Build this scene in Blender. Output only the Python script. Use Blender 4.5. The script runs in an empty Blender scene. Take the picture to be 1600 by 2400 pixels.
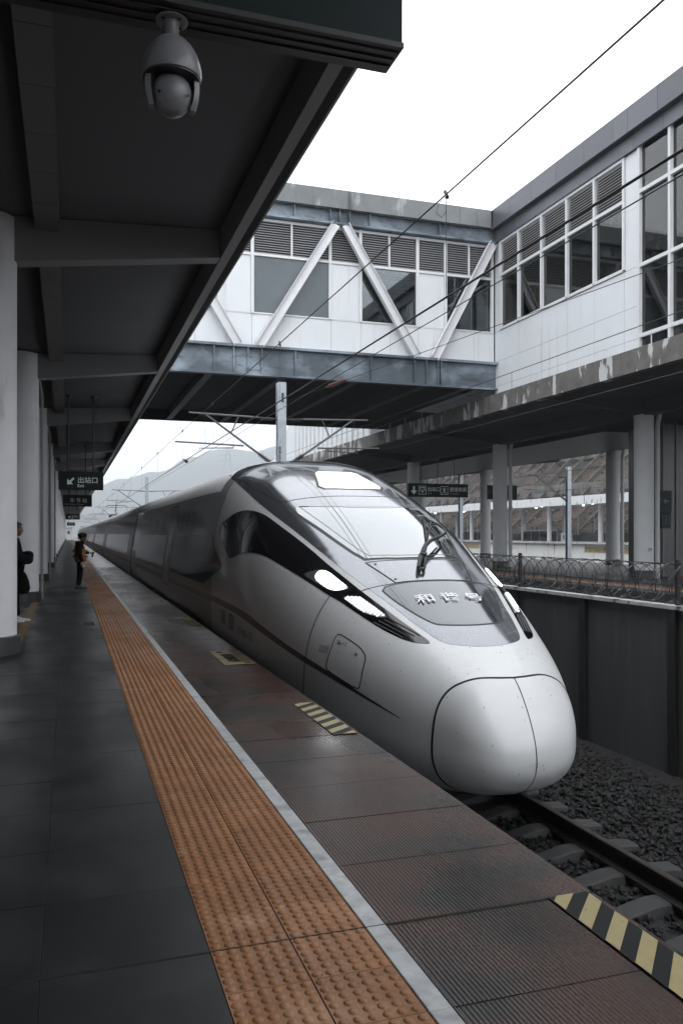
import bpy, bmesh, math, random
from mathutils import Vector, Matrix, geometry
from math import pi, sin, cos, radians as R
random.seed(7)
SC = bpy.context.scene
COL = SC.collection

# ------------------------------------------------------------------ camera, world, sun, exposure
# world axes: +Y runs along the platform away from the camera, +X to the right, Z = 0 at eye height
FPX = 1940.0
YAW = math.atan(640 / 1940.0)
cam_d = bpy.data.cameras.new('camera')
cam_d.sensor_fit = 'HORIZONTAL'
cam_d.sensor_width = 36.0
cam_d.lens = 36.0 * FPX / 1600.0
cam_d.shift_y = 50.0 / 1600.0
cam_d.clip_start = 0.05
cam_d.clip_end = 6000
cam = bpy.data.objects.new('camera', cam_d)
COL.objects.link(cam)
cam.location = (0, 0, 0)
cam.rotation_euler = (R(90), 0, -YAW)
SC.camera = cam

SUN_EL, SUN_AZ = R(60), R(200)      # azimuth clockwise from +Y
w = bpy.data.worlds.new('World')
SC.world = w
w.use_nodes = True
wn, wl = w.node_tree.nodes, w.node_tree.links
wn.clear()
sky = wn.new('ShaderNodeTexSky')
sky.sky_type = 'NISHITA'
sky.sun_disc = False
sky.sun_elevation = SUN_EL
sky.sun_rotation = SUN_AZ
sky.altitude = 1500
sky.dust_density = 3.0
hs = wn.new('ShaderNodeHueSaturation')
hs.inputs['Saturation'].default_value = 0.10
mx = wn.new('ShaderNodeMixRGB')
mx.inputs['Fac'].default_value = 0.65
mx.inputs['Color2'].default_value = (11.7, 12.0, 12.4, 1)     # even cloud cover over the clear sky
bg = wn.new('ShaderNodeBackground')
bg.inputs['Strength'].default_value = 0.15
wo = wn.new('ShaderNodeOutputWorld')
wl.new(sky.outputs[0], hs.inputs['Color'])
wl.new(hs.outputs[0], mx.inputs['Color1'])
wl.new(mx.outputs[0], bg.inputs['Color'])
wl.new(bg.outputs[0], wo.inputs['Surface'])

sun_d = bpy.data.lights.new('sun', 'SUN')
sun_d.energy = 0.5
sun_d.angle = R(50)
sun_d.color = (1.0, 0.98, 0.95)
sun = bpy.data.objects.new('sun', sun_d)
COL.objects.link(sun)
sv = Vector((sin(SUN_AZ) * cos(SUN_EL), cos(SUN_AZ) * cos(SUN_EL), sin(SUN_EL)))
sun.rotation_euler = (-sv).to_track_quat('-Z', 'Y').to_euler()
sun.location = (0, -20, 60)

SC.view_settings.view_transform = 'Standard'
SC.view_settings.look = 'None'
SC.view_settings.gamma = 1
SC.view_settings.use_curve_mapping = False
SC.view_settings.exposure = 0.95
SC.cycles.max_bounces = 6
SC.cycles.diffuse_bounces = 3
SC.cycles.glossy_bounces = 4
SC.cycles.transmission_bounces = 4
SC.cycles.transparent_max_bounces = 8
SC.cycles.volume_bounces = 0
SC.cycles.use_denoising = True

# ------------------------------------------------------------------ helpers
_s, _c = sin(YAW), cos(YAW)


def on_x(u, v, X):
    """survey point (u, v of the 1600 x 2400 photograph) on the real plane x = X"""
    t = (u - 800) / FPX
    D = X / (_s + t * _c)
    return Vector((X, D * (_c - t * _s), (1250 - v) / FPX * D))


def on_y(u, v, Y):
    t = (u - 800) / FPX
    D = Y / (_c - t * _s)
    return Vector((D * (_s + t * _c), Y, (1250 - v) / FPX * D))


class MB:
    def __init__(self):
        self.v, self.f = [], []

    def add(self, vs, fs):
        n = len(self.v)
        self.v += [tuple(p) for p in vs]
        self.f += [tuple(i + n for i in f) for f in fs]
        return self

    def box(self, x0, x1, y0, y1, z0, z1):
        v = [(x0, y0, z0), (x1, y0, z0), (x1, y1, z0), (x0, y1, z0), (x0, y0, z1), (x1, y0, z1), (x1, y1, z1), (x0, y1, z1)]
        return self.add(v, [(0, 3, 2, 1), (4, 5, 6, 7), (0, 1, 5, 4), (1, 2, 6, 5), (2, 3, 7, 6), (3, 0, 4, 7)])

    def bar(self, p0, p1, w, h, up=(0, 0, 1)):
        """square bar from p0 to p1, w across, h along up"""
        p0, p1, up = Vector(p0), Vector(p1), Vector(up)
        d = (p1 - p0).normalized()
        s = d.cross(up).normalized()
        u = s.cross(d).normalized()
        a, b = s * w / 2, u * h / 2
        v = [p0 - a - b, p0 + a - b, p0 + a + b, p0 - a + b, p1 - a - b, p1 + a - b, p1 + a + b, p1 - a + b]
        return self.add(v, [(0, 3, 2, 1), (4, 5, 6, 7), (0, 1, 5, 4), (1, 2, 6, 5), (2, 3, 7, 6), (3, 0, 4, 7)])

    def cyl(self, p0, p1, r0, r1=None, n=12, caps=True):
        p0, p1 = Vector(p0), Vector(p1)
        r1 = r0 if r1 is None else r1
        d = (p1 - p0).normalized()
        a = d.orthogonal().normalized()
        b = d.cross(a)
        v = []
        for p, r in ((p0, r0), (p1, r1)):
            for i in range(n):
                t = 2 * pi * i / n
                v.append(p + (a * cos(t) + b * sin(t)) * r)
        f = [(i, (i + 1) % n, n + (i + 1) % n, n + i) for i in range(n)]
        if caps:
            f += [tuple(range(n - 1, -1, -1)), tuple(range(n, 2 * n))]
        return self.add(v, f)

    def tube(self, pts, r, n=6):
        pts = [Vector(p) for p in pts]
        rr = r if isinstance(r, (list, tuple)) else [r] * len(pts)
        v = []
        a = None
        for i, p in enumerate(pts):
            d = (pts[min(i + 1, len(pts) - 1)] - pts[max(i - 1, 0)]).normalized()
            if a is None:
                a = d.orthogonal().normalized()
            a = (a - d * a.dot(d)).normalized()
            b = d.cross(a)
            for k in range(n):
                t = 2 * pi * k / n
                v.append(p + (a * cos(t) + b * sin(t)) * rr[i])
        f = []
        for i in range(len(pts) - 1):
            for k in range(n):
                f.append((i * n + k, i * n + (k + 1) % n, (i + 1) * n + (k + 1) % n, (i + 1) * n + k))
        f += [tuple(range(n - 1, -1, -1)), tuple(range((len(pts) - 1) * n, len(pts) * n))]
        return self.add(v, f)

    def lathe(self, prof, c, n=24):
        """prof: (r, z) from bottom to top about the vertical through c"""
        v, f = [], []
        for r, z in prof:
            for k in range(n):
                t = 2 * pi * k / n
                v.append((c[0] + r * cos(t), c[1] + r * sin(t), c[2] + z))
        for i in range(len(prof) - 1):
            for k in range(n):
                f.append((i * n + k, i * n + (k + 1) % n, (i + 1) * n + (k + 1) % n, (i + 1) * n + k))
        f += [tuple(range(n - 1, -1, -1)), tuple(range((len(prof) - 1) * n, len(prof) * n))]
        return self.add(v, f)

    def prism(self, poly, axis, a0, a1):
        """extrude a 2D polygon; axis 'x': poly is (y, z); 'y': (x, z); 'z': (x, y)"""
        def P(p, a):
            return {'x': (a, p[0], p[1]), 'y': (p[0], a, p[1]), 'z': (p[0], p[1], a)}[axis]
        n = len(poly)
        v = [P(p, a0) for p in poly] + [P(p, a1) for p in poly]
        f = [tuple(range(n - 1, -1, -1)), tuple(range(n, 2 * n))] + [(i, (i + 1) % n, n + (i + 1) % n, n + i) for i in range(n)]
        return self.add(v, f)

    def mesh(self, name, mat, smooth=False, recalc=True):
        me = bpy.data.meshes.new(name)
        me.from_pydata(self.v, [], self.f)
        if recalc:
            bm = bmesh.new()
            bm.from_mesh(me)
            bmesh.ops.recalc_face_normals(bm, faces=bm.faces)
            bm.to_mesh(me)
            bm.free()
        if mat:
            me.materials.append(mat)
        if smooth:
            me.polygons.foreach_set('use_smooth', [True] * len(me.polygons))
            if smooth != 'all':
                me.set_sharp_from_angle(angle=R(40))
        return me

    def build(self, name, mat, parent=None, smooth=False, recalc=True):
        return link(name, self.mesh(name, mat, smooth, recalc), parent)


def link(name, data, parent=None, loc=None):
    o = bpy.data.objects.new(name, data)
    COL.objects.link(o)
    if parent is not None:
        o.parent = parent
        o.matrix_parent_inverse = parent.matrix_world.inverted() if False else Matrix.Translation(-Vector(parent.get('base', (0, 0, 0))))
    if loc is not None:
        o.location = loc
    return o


def tag(o, label=None, cat=None, group=None, kind=None):
    if label: o['label'] = label
    if cat: o['category'] = cat
    if group: o['group'] = group
    if kind: o['kind'] = kind
    return o


def thing(name, loc, label=None, cat=None, group=None, kind=None):
    """an Empty at the thing's base; children are modelled in world coordinates"""
    o = bpy.data.objects.new(name, None)
    COL.objects.link(o)
    o.location = loc
    o.empty_display_size = 0.2
    o['base'] = tuple(float(q) for q in loc)
    return tag(o, label, cat, group, kind)


def copy_thing(root, delta, label=None, group=None):
    r = root.copy()
    COL.objects.link(r)
    r.location = root.location + Vector(delta)
    if label: r['label'] = label
    if group: r['group'] = group
    for ch in root.children:
        c = ch.copy()
        COL.objects.link(c)
        c.parent = r
        for g in ch.children:
            d = g.copy()
            COL.objects.link(d)
            d.parent = c
    return r


# ------------------------------------------------------------------ materials
def mat(name, col, rough=0.6, metal=0.0, spec=0.5, coat=0.0, coat_rough=0.1, emit=None, estr=1.0,
        noise=None, bump=None, ior=None, alpha=None):
    """noise = (scale, amount, detail, stretch xyz): the base colour varies by +-amount; bump = (scale, strength, distance)"""
    m = bpy.data.materials.new(name)
    m.use_nodes = True
    nt = m.node_tree
    b = nt.nodes['Principled BSDF']
    b.inputs['Base Color'].default_value = (*col, 1)
    b.inputs['Roughness'].default_value = rough
    b.inputs['Metallic'].default_value = metal
    b.inputs['Specular IOR Level'].default_value = spec
    if ior: b.inputs['IOR'].default_value = ior
    b.inputs['Coat Weight'].default_value = coat
    b.inputs['Coat Roughness'].default_value = coat_rough
    if emit:
        b.inputs['Emission Color'].default_value = (*emit, 1)
        b.inputs['Emission Strength'].default_value = estr
    tc = nt.nodes.new('ShaderNodeNewGeometry')
    if noise:
        sc, am, det = noise[0], noise[1], noise[2]
        st = noise[3] if len(noise) > 3 else (1, 1, 1)
        mp = nt.nodes.new('ShaderNodeMapping')
        mp.inputs['Scale'].default_value = st
        n = nt.nodes.new('ShaderNodeTexNoise')
        n.inputs['Scale'].default_value = sc
        n.inputs['Detail'].default_value = det
        n.inputs['Roughness'].default_value = 0.65
        mr = nt.nodes.new('ShaderNodeMapRange')
        mr.inputs['From Min'].default_value = 0.3
        mr.inputs['From Max'].default_value = 0.7
        mr.inputs['To Min'].default_value = 1 - am
        mr.inputs['To Max'].default_value = 1 + am
        mu = nt.nodes.new('ShaderNodeVectorMath')
        mu.operation = 'SCALE'
        mu.inputs[0].default_value = col
        nt.links.new(tc.outputs['Position'], mp.inputs[0])
        nt.links.new(mp.outputs[0], n.inputs['Vector'])
        nt.links.new(n.outputs['Fac'], mr.inputs[0])
        nt.links.new(mr.outputs[0], mu.inputs['Scale'])
        nt.links.new(mu.outputs[0], b.inputs['Base Color'])
        m['mul'] = mu.name
        mr2 = nt.nodes.new('ShaderNodeMapRange')
        mr2.inputs['From Min'].default_value = 0.3
        mr2.inputs['From Max'].default_value = 0.7
        mr2.inputs['To Min'].default_value = max(0.02, rough * 0.85)
        mr2.inputs['To Max'].default_value = min(1, rough * 1.15)
        nt.links.new(n.outputs['Fac'], mr2.inputs[0])
        nt.links.new(mr2.outputs[0], b.inputs['Roughness'])
    if bump:
        n2 = nt.nodes.new('ShaderNodeTexNoise')
        n2.inputs['Scale'].default_value = bump[0]
        n2.inputs['Detail'].default_value = 4
        bp = nt.nodes.new('ShaderNodeBump')
        bp.inputs['Strength'].default_value = bump[1]
        bp.inputs['Distance'].default_value = bump[2]
        nt.links.new(tc.outputs['Position'], n2.inputs['Vector'])
        nt.links.new(n2.outputs['Fac'], bp.inputs['Height'])
        nt.links.new(bp.outputs[0], b.inputs['Normal'])
    return m


def N(m, typ, **kw):
    n = m.node_tree.nodes.new(typ)
    for k, v in kw.items():
        if k.startswith('i_'):
            n.inputs[k[2:].replace('_', ' ')].default_value = v
        else:
            setattr(n, k, v)
    return n


def bsdf(m):
    return m.node_tree.nodes['Principled BSDF']


def stain(m, col, scale, lo, hi, stretch=(1, 1, 1), det=6, seed=0.0):
    """mix a second colour in where a (stretched) noise exceeds lo..hi: stains, wear, peeling"""
    nt = m.node_tree
    b = bsdf(m)
    g = N(m, 'ShaderNodeNewGeometry')
    mp = N(m, 'ShaderNodeMapping')
    mp.inputs['Scale'].default_value = stretch
    mp.inputs['Location'].default_value = (seed, seed * 1.7, seed * .3)
    n = N(m, 'ShaderNodeTexNoise')
    n.inputs['Scale'].default_value = scale
    n.inputs['Detail'].default_value = det
    mr = N(m, 'ShaderNodeMapRange')
    mr.inputs['From Min'].default_value = lo
    mr.inputs['From Max'].default_value = hi
    mixn = N(m, 'ShaderNodeMix', data_type='RGBA')
    cur = b.inputs['Base Color']
    nt.links.new(g.outputs['Position'], mp.inputs[0])
    nt.links.new(mp.outputs[0], n.inputs['Vector'])
    nt.links.new(n.outputs['Fac'], mr.inputs[0])
    nt.links.new(mr.outputs[0], mixn.inputs[0])
    if cur.is_linked:
        nt.links.new(cur.links[0].from_socket, mixn.inputs[6])
    else:
        mixn.inputs[6].default_value = cur.default_value
    mixn.inputs[7].default_value = (*col, 1)
    nt.links.new(mixn.outputs[2], b.inputs['Base Color'])
    return m


def per_piece(m, amount):
    """small brightness change from one piece (object) to the next"""
    nt = m.node_tree
    b = bsdf(m)
    oi = N(m, 'ShaderNodeObjectInfo')
    mr = N(m, 'ShaderNodeMapRange')
    mr.inputs['To Min'].default_value = 1 - amount
    mr.inputs['To Max'].default_value = 1 + amount
    mu = N(m, 'ShaderNodeVectorMath', operation='SCALE')
    cur = b.inputs['Base Color']
    if cur.is_linked:
        nt.links.new(cur.links[0].from_socket, mu.inputs[0])
    else:
        mu.inputs[0].default_value = cur.default_value[:3]
    nt.links.new(oi.outputs['Random'], mr.inputs[0])
    nt.links.new(mr.outputs[0], mu.inputs['Scale'])
    nt.links.new(mu.outputs[0], b.inputs['Base Color'])
    return m


M = {}
M['granite'] = per_piece(stain(mat('dark_granite', (.0150, .0148, .0150), .34, spec=.35, noise=(90, .5, 8), bump=(160, .25, .002)), (.034, .035, .037), 2.6, .46, .72), .12)
M['ribbed'] = per_piece(stain(mat('brown_granite', (.060, .033, .0255), .30, spec=.22, noise=(60, .55, 4), bump=(220, .07, .0015)), (.024, .021, .020), 1.6, .45, .62), .10)
M['tactile'] = per_piece(stain(mat('orange_tactile', (.255, .115, .050), .5, spec=.3, noise=(9, .22, 6), bump=(90, .2, .001)), (.38, .215, .12), 3.0, .58, .76, seed=4), .08)
M['strip'] = per_piece(stain(mat('white_strip', (.40, .405, .41), .5, noise=(12, .25, 7), bump=(80, .2, .001)), (.13, .13, .135), 5, .56, .74), .08)
M['joint'] = mat('dark_joint', (.012, .012, .012), .9)
M['yellow'] = stain(mat('hazard_yellow', (.30, .245, .105), .5, noise=(18, .12, 5)), (.10, .085, .05), 9, .66, .76)
M['hblack'] = mat('hazard_black', (.005, .006, .007), .6, spec=.2)
M['concrete'] = stain(mat('grey_concrete', (.22, .22, .22), .85, noise=(1.5, .2, 8), bump=(30, .3, .004)), (.12, .12, .12), .8, .5, .8)
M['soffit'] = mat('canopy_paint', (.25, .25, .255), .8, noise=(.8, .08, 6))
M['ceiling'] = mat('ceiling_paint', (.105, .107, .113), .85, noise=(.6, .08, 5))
M['column'] = stain(mat('column_paint', (.74, .74, .765), .7, noise=(2.5, .05, 6), bump=(25, .15, .004)), (.36, .36, .37), 3, .62, .85, (1, 1, .4))
M['skirting'] = mat('column_skirting', (.055, .056, .058), .5, noise=(40, .5, 5))
M['tray'] = mat('cable_tray_metal', (.14, .14, .145), .5, .2, noise=(2, .1, 4))
M['gutter'] = mat('dark_gutter', (.03, .03, .032), .5)
M['signbox'] = mat('sign_dark_green', (.006, .014, .0155), .55, spec=.2)
M['signwhite'] = mat('sign_white', (.75, .80, .78), .5)
M['signgrey'] = mat('sign_grey', (.28, .32, .31), .5)
M['camwhite'] = mat('camera_plastic', (.20, .20, .21), .35, noise=(30, .06, 4))
M['blackpl'] = mat('black_plastic', (.012, .012, .013), .4)
M['wall_w'] = stain(mat('white_wall_panel', (.62, .64, .66), .55, noise=(.7, .04, 5)), (.45, .46, .47), 1.3, .58, .85, (3, 3, .25))
M['frame_w'] = mat('white_frame', (.60, .61, .62), .5, noise=(3, .04, 3))
M['louvre'] = mat('louvre_metal', (.33, .33, .34), .5)
M['louvre_back'] = mat('louvre_shadow_gap', (.03, .03, .03), .9)  # dark sheet behind the louvre slats
M['steelblue'] = stain(stain(mat('blue_grey_girder', (.075, .094, .115), .55, .0, noise=(.9, .3, 7)), (.24, .29, .34), .75, .47, .66, (1, 1, 1.3)), (.035, .04, .045), 2.2, .56, .78, (1, 1, 3))
M['parapet'] = stain(stain(mat('stained_parapet', (.17, .18, .185), .9, noise=(1.2, .18, 8)), (.40, .42, .44), 1.7, .58, .74, (1.6, 1.6, .5)), (.07, .07, .075), 1.1, .6, .8, (2, 2, .3), seed=9)
M['slabedge'] = stain(stain(mat('rusty_slab_edge', (.115, .108, .102), .9, noise=(2.5, .35, 8), bump=(12, .4, .01)), (.46, .46, .46), 1.5, .555, .575, (1.2, 1.2, .35)), (.05, .045, .042), 2.0, .60, .75, (2, 2, .25), seed=5)
M['fascia'] = per_piece(mat('grey_fascia', (.095, .098, .115), .4, .2, noise=(1.2, .1, 4, (1, 1, .4))), .12)
M['recess'] = mat('dark_recess', (.05, .052, .062), .5, noise=(1, .1, 3))
M['frosted'] = mat('frosted_glass', (.075, .095, .105), .22, noise=(.6, .12, 4))
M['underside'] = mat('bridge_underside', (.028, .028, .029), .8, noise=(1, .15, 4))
M['ibeam'] = mat('grey_ibeam', (.085, .085, .088), .7, noise=(1, .1, 4))
M['galv'] = mat('galvanised_steel', (.34, .37, .40), .45, .35, noise=(6, .2, 6))
M['tube'] = mat('cantilever_tube', (.10, .105, .11), .45, .4)
M['darksteel'] = mat('dark_steel', (.04, .042, .045), .5, .4)
M['wire'] = mat('wire_dark', (.03, .032, .035), .5, .5)
M['insul'] = mat('insulator', (.035, .02, .018), .3)
M['redins'] = mat('red_insulator', (.07, .014, .010), .4)
M['rail'] = mat('rail_brown', (.012, .009, .007), .6, .3, noise=(15, .3, 5))
M['railtop'] = mat('rail_top', (.08, .07, .06), .4, .8)
M['sleeper'] = per_piece(mat('sleeper_concrete', (.034, .034, .0345), .8, noise=(8, .25, 6), bump=(60, .3, .002)), .15)
M['ballast'] = mat('ballast_ground', (.010, .010, .0105), .9, noise=(22, .6, 6), bump=(24, 1.0, .04))
M['stone'] = mat('ballast_stone', (.0125, .0123, .0125), .6, spec=.22, noise=(17, .85, 2))
M['fence'] = stain(mat('dark_fence_panel', (.040, .0405, .041), .75, noise=(1.5, .25, 6, (1, 1, .3))), (.065, .065, .064), 2.2, .52, .8, (3, 3, .25))
M['fencepost'] = mat('fence_post', (.008, .008, .009), .6, noise=(4, .2, 4))
M['coping'] = stain(mat('coping', (.40, .40, .41), .8, noise=(5, .2, 6)), (.06, .06, .06), 4, .55, .65)
M['razor'] = mat('razor_wire', (.06, .06, .062), .45, .6)
M['barb'] = mat('razor_barb', (.16, .165, .17), .5, .3)


def wet(m, scale, lo, hi, seed=0.0):
    nt = m.node_tree
    b = bsdf(m)
    g = N(m, 'ShaderNodeNewGeometry')
    mp = N(m, 'ShaderNodeMapping')
    mp.inputs['Location'].default_value = (seed, seed, 0)
    mp.inputs['Scale'].default_value = (1, .45, 1)
    n = N(m, 'ShaderNodeTexNoise')
    n.inputs['Scale'].default_value = scale
    n.inputs['Detail'].default_value = 5
    mr = N(m, 'ShaderNodeMapRange')
    mr.inputs['From Min'].default_value = .38
    mr.inputs['From Max'].default_value = .62
    mr.inputs['To Min'].default_value = lo
    mr.inputs['To Max'].default_value = hi
    nt.links.new(g.outputs['Position'], mp.inputs[0])
    nt.links.new(mp.outputs[0], n.inputs['Vector'])
    nt.links.new(n.outputs['Fac'], mr.inputs[0])
    nt.links.new(mr.outputs[0], b.inputs['Roughness'])


wet(M['granite'], 1.3, .28, .46)
wet(M['ribbed'], 1.0, .20, .40, 5)
wet(M['tactile'], 1.6, .38, .62, 9)


def glassy(name, tint, clear, rough=.03, ior=1.5):
    m = bpy.data.materials.new(name)
    m.use_nodes = True
    nt = m.node_tree
    nt.nodes.clear()
    out = nt.nodes.new('ShaderNodeOutputMaterial')
    tr = nt.nodes.new('ShaderNodeBsdfTransparent')
    tr.inputs[0].default_value = (*[q * clear for q in tint], 1)
    gl = nt.nodes.new('ShaderNodeBsdfGlossy')
    gl.inputs['Roughness'].default_value = rough
    fr = nt.nodes.new('ShaderNodeFresnel')
    fr.inputs[0].default_value = ior
    mxs = nt.nodes.new('ShaderNodeMixShader')
    nt.links.new(fr.outputs[0], mxs.inputs[0])
    nt.links.new(tr.outputs[0], mxs.inputs[1])
    nt.links.new(gl.outputs[0], mxs.inputs[2])
    nt.links.new(mxs.outputs[0], out.inputs[0])
    return m


M['glass'] = glassy('window_glass', (.80, .92, .98), .78, ior=1.9)
M['glassrail'] = glassy('railing_glass', (.7, .9, .9), .6, ior=1.6)


def text_mesh(body, size, extrude=0.0, bold=0.0, align='LEFT'):
    cu = bpy.data.curves.new('lettering', 'FONT')
    cu.body = body
    cu.size = size
    cu.extrude = extrude
    cu.offset = bold
    cu.align_x = align
    cu.resolution_u = 3
    ob = bpy.data.objects.new('lettering', cu)
    COL.objects.link(ob)
    me = bpy.data.meshes.new_from_object(ob)
    bpy.data.objects.remove(ob)
    return me


def lettering(name, body, size, mt, origin, right, up, parent, align='LEFT', bold=0.0, sx=1.0):
    me = text_mesh(body, size, 0.002, bold, align)
    r, u = Vector(right).normalized(), Vector(up).normalized()
    n = r.cross(u)
    mm = Matrix(((r.x * sx, u.x, n.x, origin[0]), (r.y * sx, u.y, n.y, origin[1]), (r.z * sx, u.z, n.z, origin[2]), (0, 0, 0, 1)))
    me.transform(mm)
    me.materials.clear()
    me.materials.append(mt)
    return link(name, me, parent)

# ================================================================== GROUND AND TRACKS
HB = -2.85           # rail head
PT = -1.6            # platform top
g = MB()
g.add([(-1200, -380, -3.32), (3400, -380, -3.32), (3400, 3200, -3.32), (-1200, 3200, -3.32)], [(0, 1, 2, 3)])
tag(g.build('ground', mat('ground_earth', (.07, .068, .062), .95, noise=(.3, .4, 8), bump=(3, .5, .05))), 'flat grey brown railway ground reaching out to the hills', kind='structure')
g = MB()
g.prism([(2.2, -3.3), (2.2, -3.12), (2.6, -3.10), (5.4, -3.10), (6.1, -3.06), (7.1, -3.16), (7.55, -3.18), (7.55, -3.3)], 'y', -38, 260)
tag(g.build('track_bed', M['ballast']), 'dark crushed stone bed under the near track', kind='structure')
g = MB()
g.prism([(7.75, -3.3), (7.75, -3.05), (14.8, -3.05), (14.8, -3.3)], 'y', -38, 260)
tag(g.build('track_bed', M['ballast']), 'dark crushed stone bed under the track beyond the panel fence', kind='structure')

XT = 3.976


def rail_mb(x, y0, y1):
    m = MB()
    prof = [(-.075, -.176), (.075, -.176), (.075, -.160), (.012, -.140), (.012, -.045), (.036, -.034), (.036, -.004), (.030, 0), (-.030, 0), (-.036, -.004), (-.036, -.034), (-.012, -.045), (-.012, -.140), (-.075, -.160)]
    m.prism([(x + a, HB + b) for a, b in prof], 'y', y0, y1)
    return m


def make_track(xt, label, y0, y1, sleepers_to, zoff=0):
    ys_ = -5.75
    t = thing('railway_track', (xt, 0, HB - .2 + zoff), label, 'railway track')
    for s in (-1, 1):
        r = rail_mb(xt + s * .7535, y0, y1).build('rail', M['rail'], t)
        top = MB()
        top.add([(xt + s * .7535 - .026, y0, HB + .002), (xt + s * .7535 + .026, y0, HB + .002), (xt + s * .7535 + .026, y1, HB + .002), (xt + s * .7535 - .026, y1, HB + .002)], [(0, 1, 2, 3)])
        top.build('running_surface', M['railtop'], r)
    sm = MB()
    prof = [(-1.30, -.205), (-1.22, -.196), (-.95, -.176), (-.55, -.176), (-.25, -.235), (.25, -.235), (.55, -.176), (.95, -.176), (1.22, -.196), (1.30, -.205)]
    v = []
    for x, z in prof:
        for dy, dz in ((-.15, -.16), (-.105, 0), (-.085, .012), (.085, .012), (.105, 0), (.15, -.16)):
            v.append((x, dy, z + dz))
    f = []
    for i in range(len(prof) - 1):
        for k in range(5):
            f.append((i * 6 + k, i * 6 + k + 1, i * 6 + k + 7, i * 6 + k + 6))
    f += [(0, 1, 2, 3, 4, 5), tuple(range(len(v) - 1, len(v) - 7, -1))]
    sm.add(v, f)
    me = sm.mesh('sleeper', M['sleeper'])
    y = ys_
    while y < sleepers_to:
        link('sleeper', me, t, (xt, y, HB))
        y += .6
    return t


make_track(XT, 'near railway track that the train stands on, beside the platform edge', -36, 250, 16)
make_track(9.95, 'second railway track behind the dark panel fence', -36, 250, 12)

# crushed stones round the sleepers and on the shoulder
sb = random.Random(3)
proto = []
for k in range(6):
    bm = bmesh.new()
    bmesh.ops.create_icosphere(bm, subdivisions=1, radius=1)
    for v in bm.verts:
        v.co *= sb.uniform(.62, 1.25)
    bmesh.ops.scale(bm, vec=(1, sb.uniform(.6, 1), sb.uniform(.45, .8)), verts=bm.verts)
    proto.append(([v.co.copy() for v in bm.verts], [tuple(q.index for q in f.verts) for f in bm.faces]))
    bm.free()
vs, fs = [], []
for i in range(23000):
    y = 1.2 + (sb.random() ** 1.3) * 12.5
    x = sb.uniform(2.3, 7.5)
    if y > 8.2 and x < 5.0: continue
    if abs(abs(x - XT) - .7535) < .1: continue
    dy = ((y - (-6 + .25)) + .3) % .6 - .3
    on_sl = abs(dy) < .14 and abs(x - XT) < 1.3
    if on_sl: continue
    z = -3.085
    if x > 5.4: z = -3.085 + (x - 5.4) * .05
    if x > 6.1: z = -3.045 - (x - 6.1) * .13
    r = sb.uniform(.018, .042)
    q = Matrix.Rotation(sb.uniform(0, 6.28), 3, 'Z') @ Matrix.Rotation(sb.uniform(-.6, .6), 3, 'X')
    pv, pf = sb.choice(proto)
    n = len(vs)
    o = Vector((x, y, z + sb.uniform(-.01, .03)))
    vs += [tuple(o + q @ (p * r)) for p in pv]
    fs += [tuple(a + n for a in t) for t in pf]
me = bpy.data.meshes.new('ballast_stones')
me.from_pydata(vs, [], fs)
me.materials.append(M['stone'])
tag(link('ballast_stones', me), 'loose dark grey crushed stones around the sleepers', 'gravel', kind='stuff')

# ================================================================== PLATFORM ON THE LEFT
pf = tag(thing('platform', (0, 0, PT)), 'near platform paved in dark granite with an orange tactile strip', kind='structure')
pf['kind'] = 'structure'
YE = 238.0
b = MB()
b.box(-12, 2.16, -38, YE, -3.3, PT - .035)
b.box(2.16, 2.225, -8, YE, PT - .22, PT - .035)
b.build('bed', M['joint'], pf)
b = MB()
b.box(1.95, 2.155, -8, YE, -3.3, PT - .25)
b.build('retaining_face', M['concrete'], pf)

TX = [.514, -.097, -.707, -1.317, -1.927]
T0, DT = 3.157, .622
tm = MB()
e = .003


def slab_mesh(name, w, l, h, mt, gap=.003, bev=.003):
    m = MB()
    x0, x1, y0, y1 = gap, w - gap, gap, l - gap
    v = [(x0, y0, -h), (x1, y0, -h), (x1, y1, -h), (x0, y1, -h), (x0, y0, -bev), (x1, y0, -bev), (x1, y1, -bev), (x0, y1, -bev),
         (x0 + bev, y0 + bev, 0), (x1 - bev, y0 + bev, 0), (x1 - bev, y1 - bev, 0), (x0 + bev, y1 - bev, 0)]
    f = [(0, 3, 2, 1), (0, 1, 5, 4), (1, 2, 6, 5), (2, 3, 7, 6), (3, 0, 4, 7), (4, 5, 9, 8), (5, 6, 10, 9), (6, 7, 11, 10), (7, 4, 8, 11), (8, 9, 10, 11)]
    m.add(v, f)
    return m.mesh(name, mt, recalc=False)


gt = slab_mesh('granite_tile', .611, DT, .03, M['granite'], .0013, .0012)
MB().box(-1.9, 2.2, T0 - .006, T0 + .006, PT - .01, PT + .0012).build('expansion_joint', M['joint'], pf)
for ci, x in enumerate([-.097, -.707, -1.317, -1.927]):
    for k in range(-4, 38 if ci < 2 else 26):
        o = link('granite_tile', gt, pf, (x, T0 + k * DT, PT + random.uniform(-.0008, .0008)))
ROWN = T0 + 38 * DT
far = MB()
far.add([(-1.93, ROWN, PT), (.511, ROWN, PT), (.511, YE, PT), (-1.93, YE, PT)], [(0, 1, 2, 3)])
far.add([(-1.93, -38, PT), (2.2, -38, PT), (2.2, .6, PT), (-1.93, .6, PT)], [(0, 1, 2, 3)])
far.add([(-12, -38, PT), (-1.93, -38, PT), (-1.93, YE, PT), (-12, YE, PT)], [(0, 1, 2, 3)])
far.add([(-1.32, T0 + 26 * DT, PT + .001), (-.71, T0 + 26 * DT, PT + .001), (-.71, ROWN, PT + .001), (-1.32, ROWN, PT + .001)], [(0, 1, 2, 3)])
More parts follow.
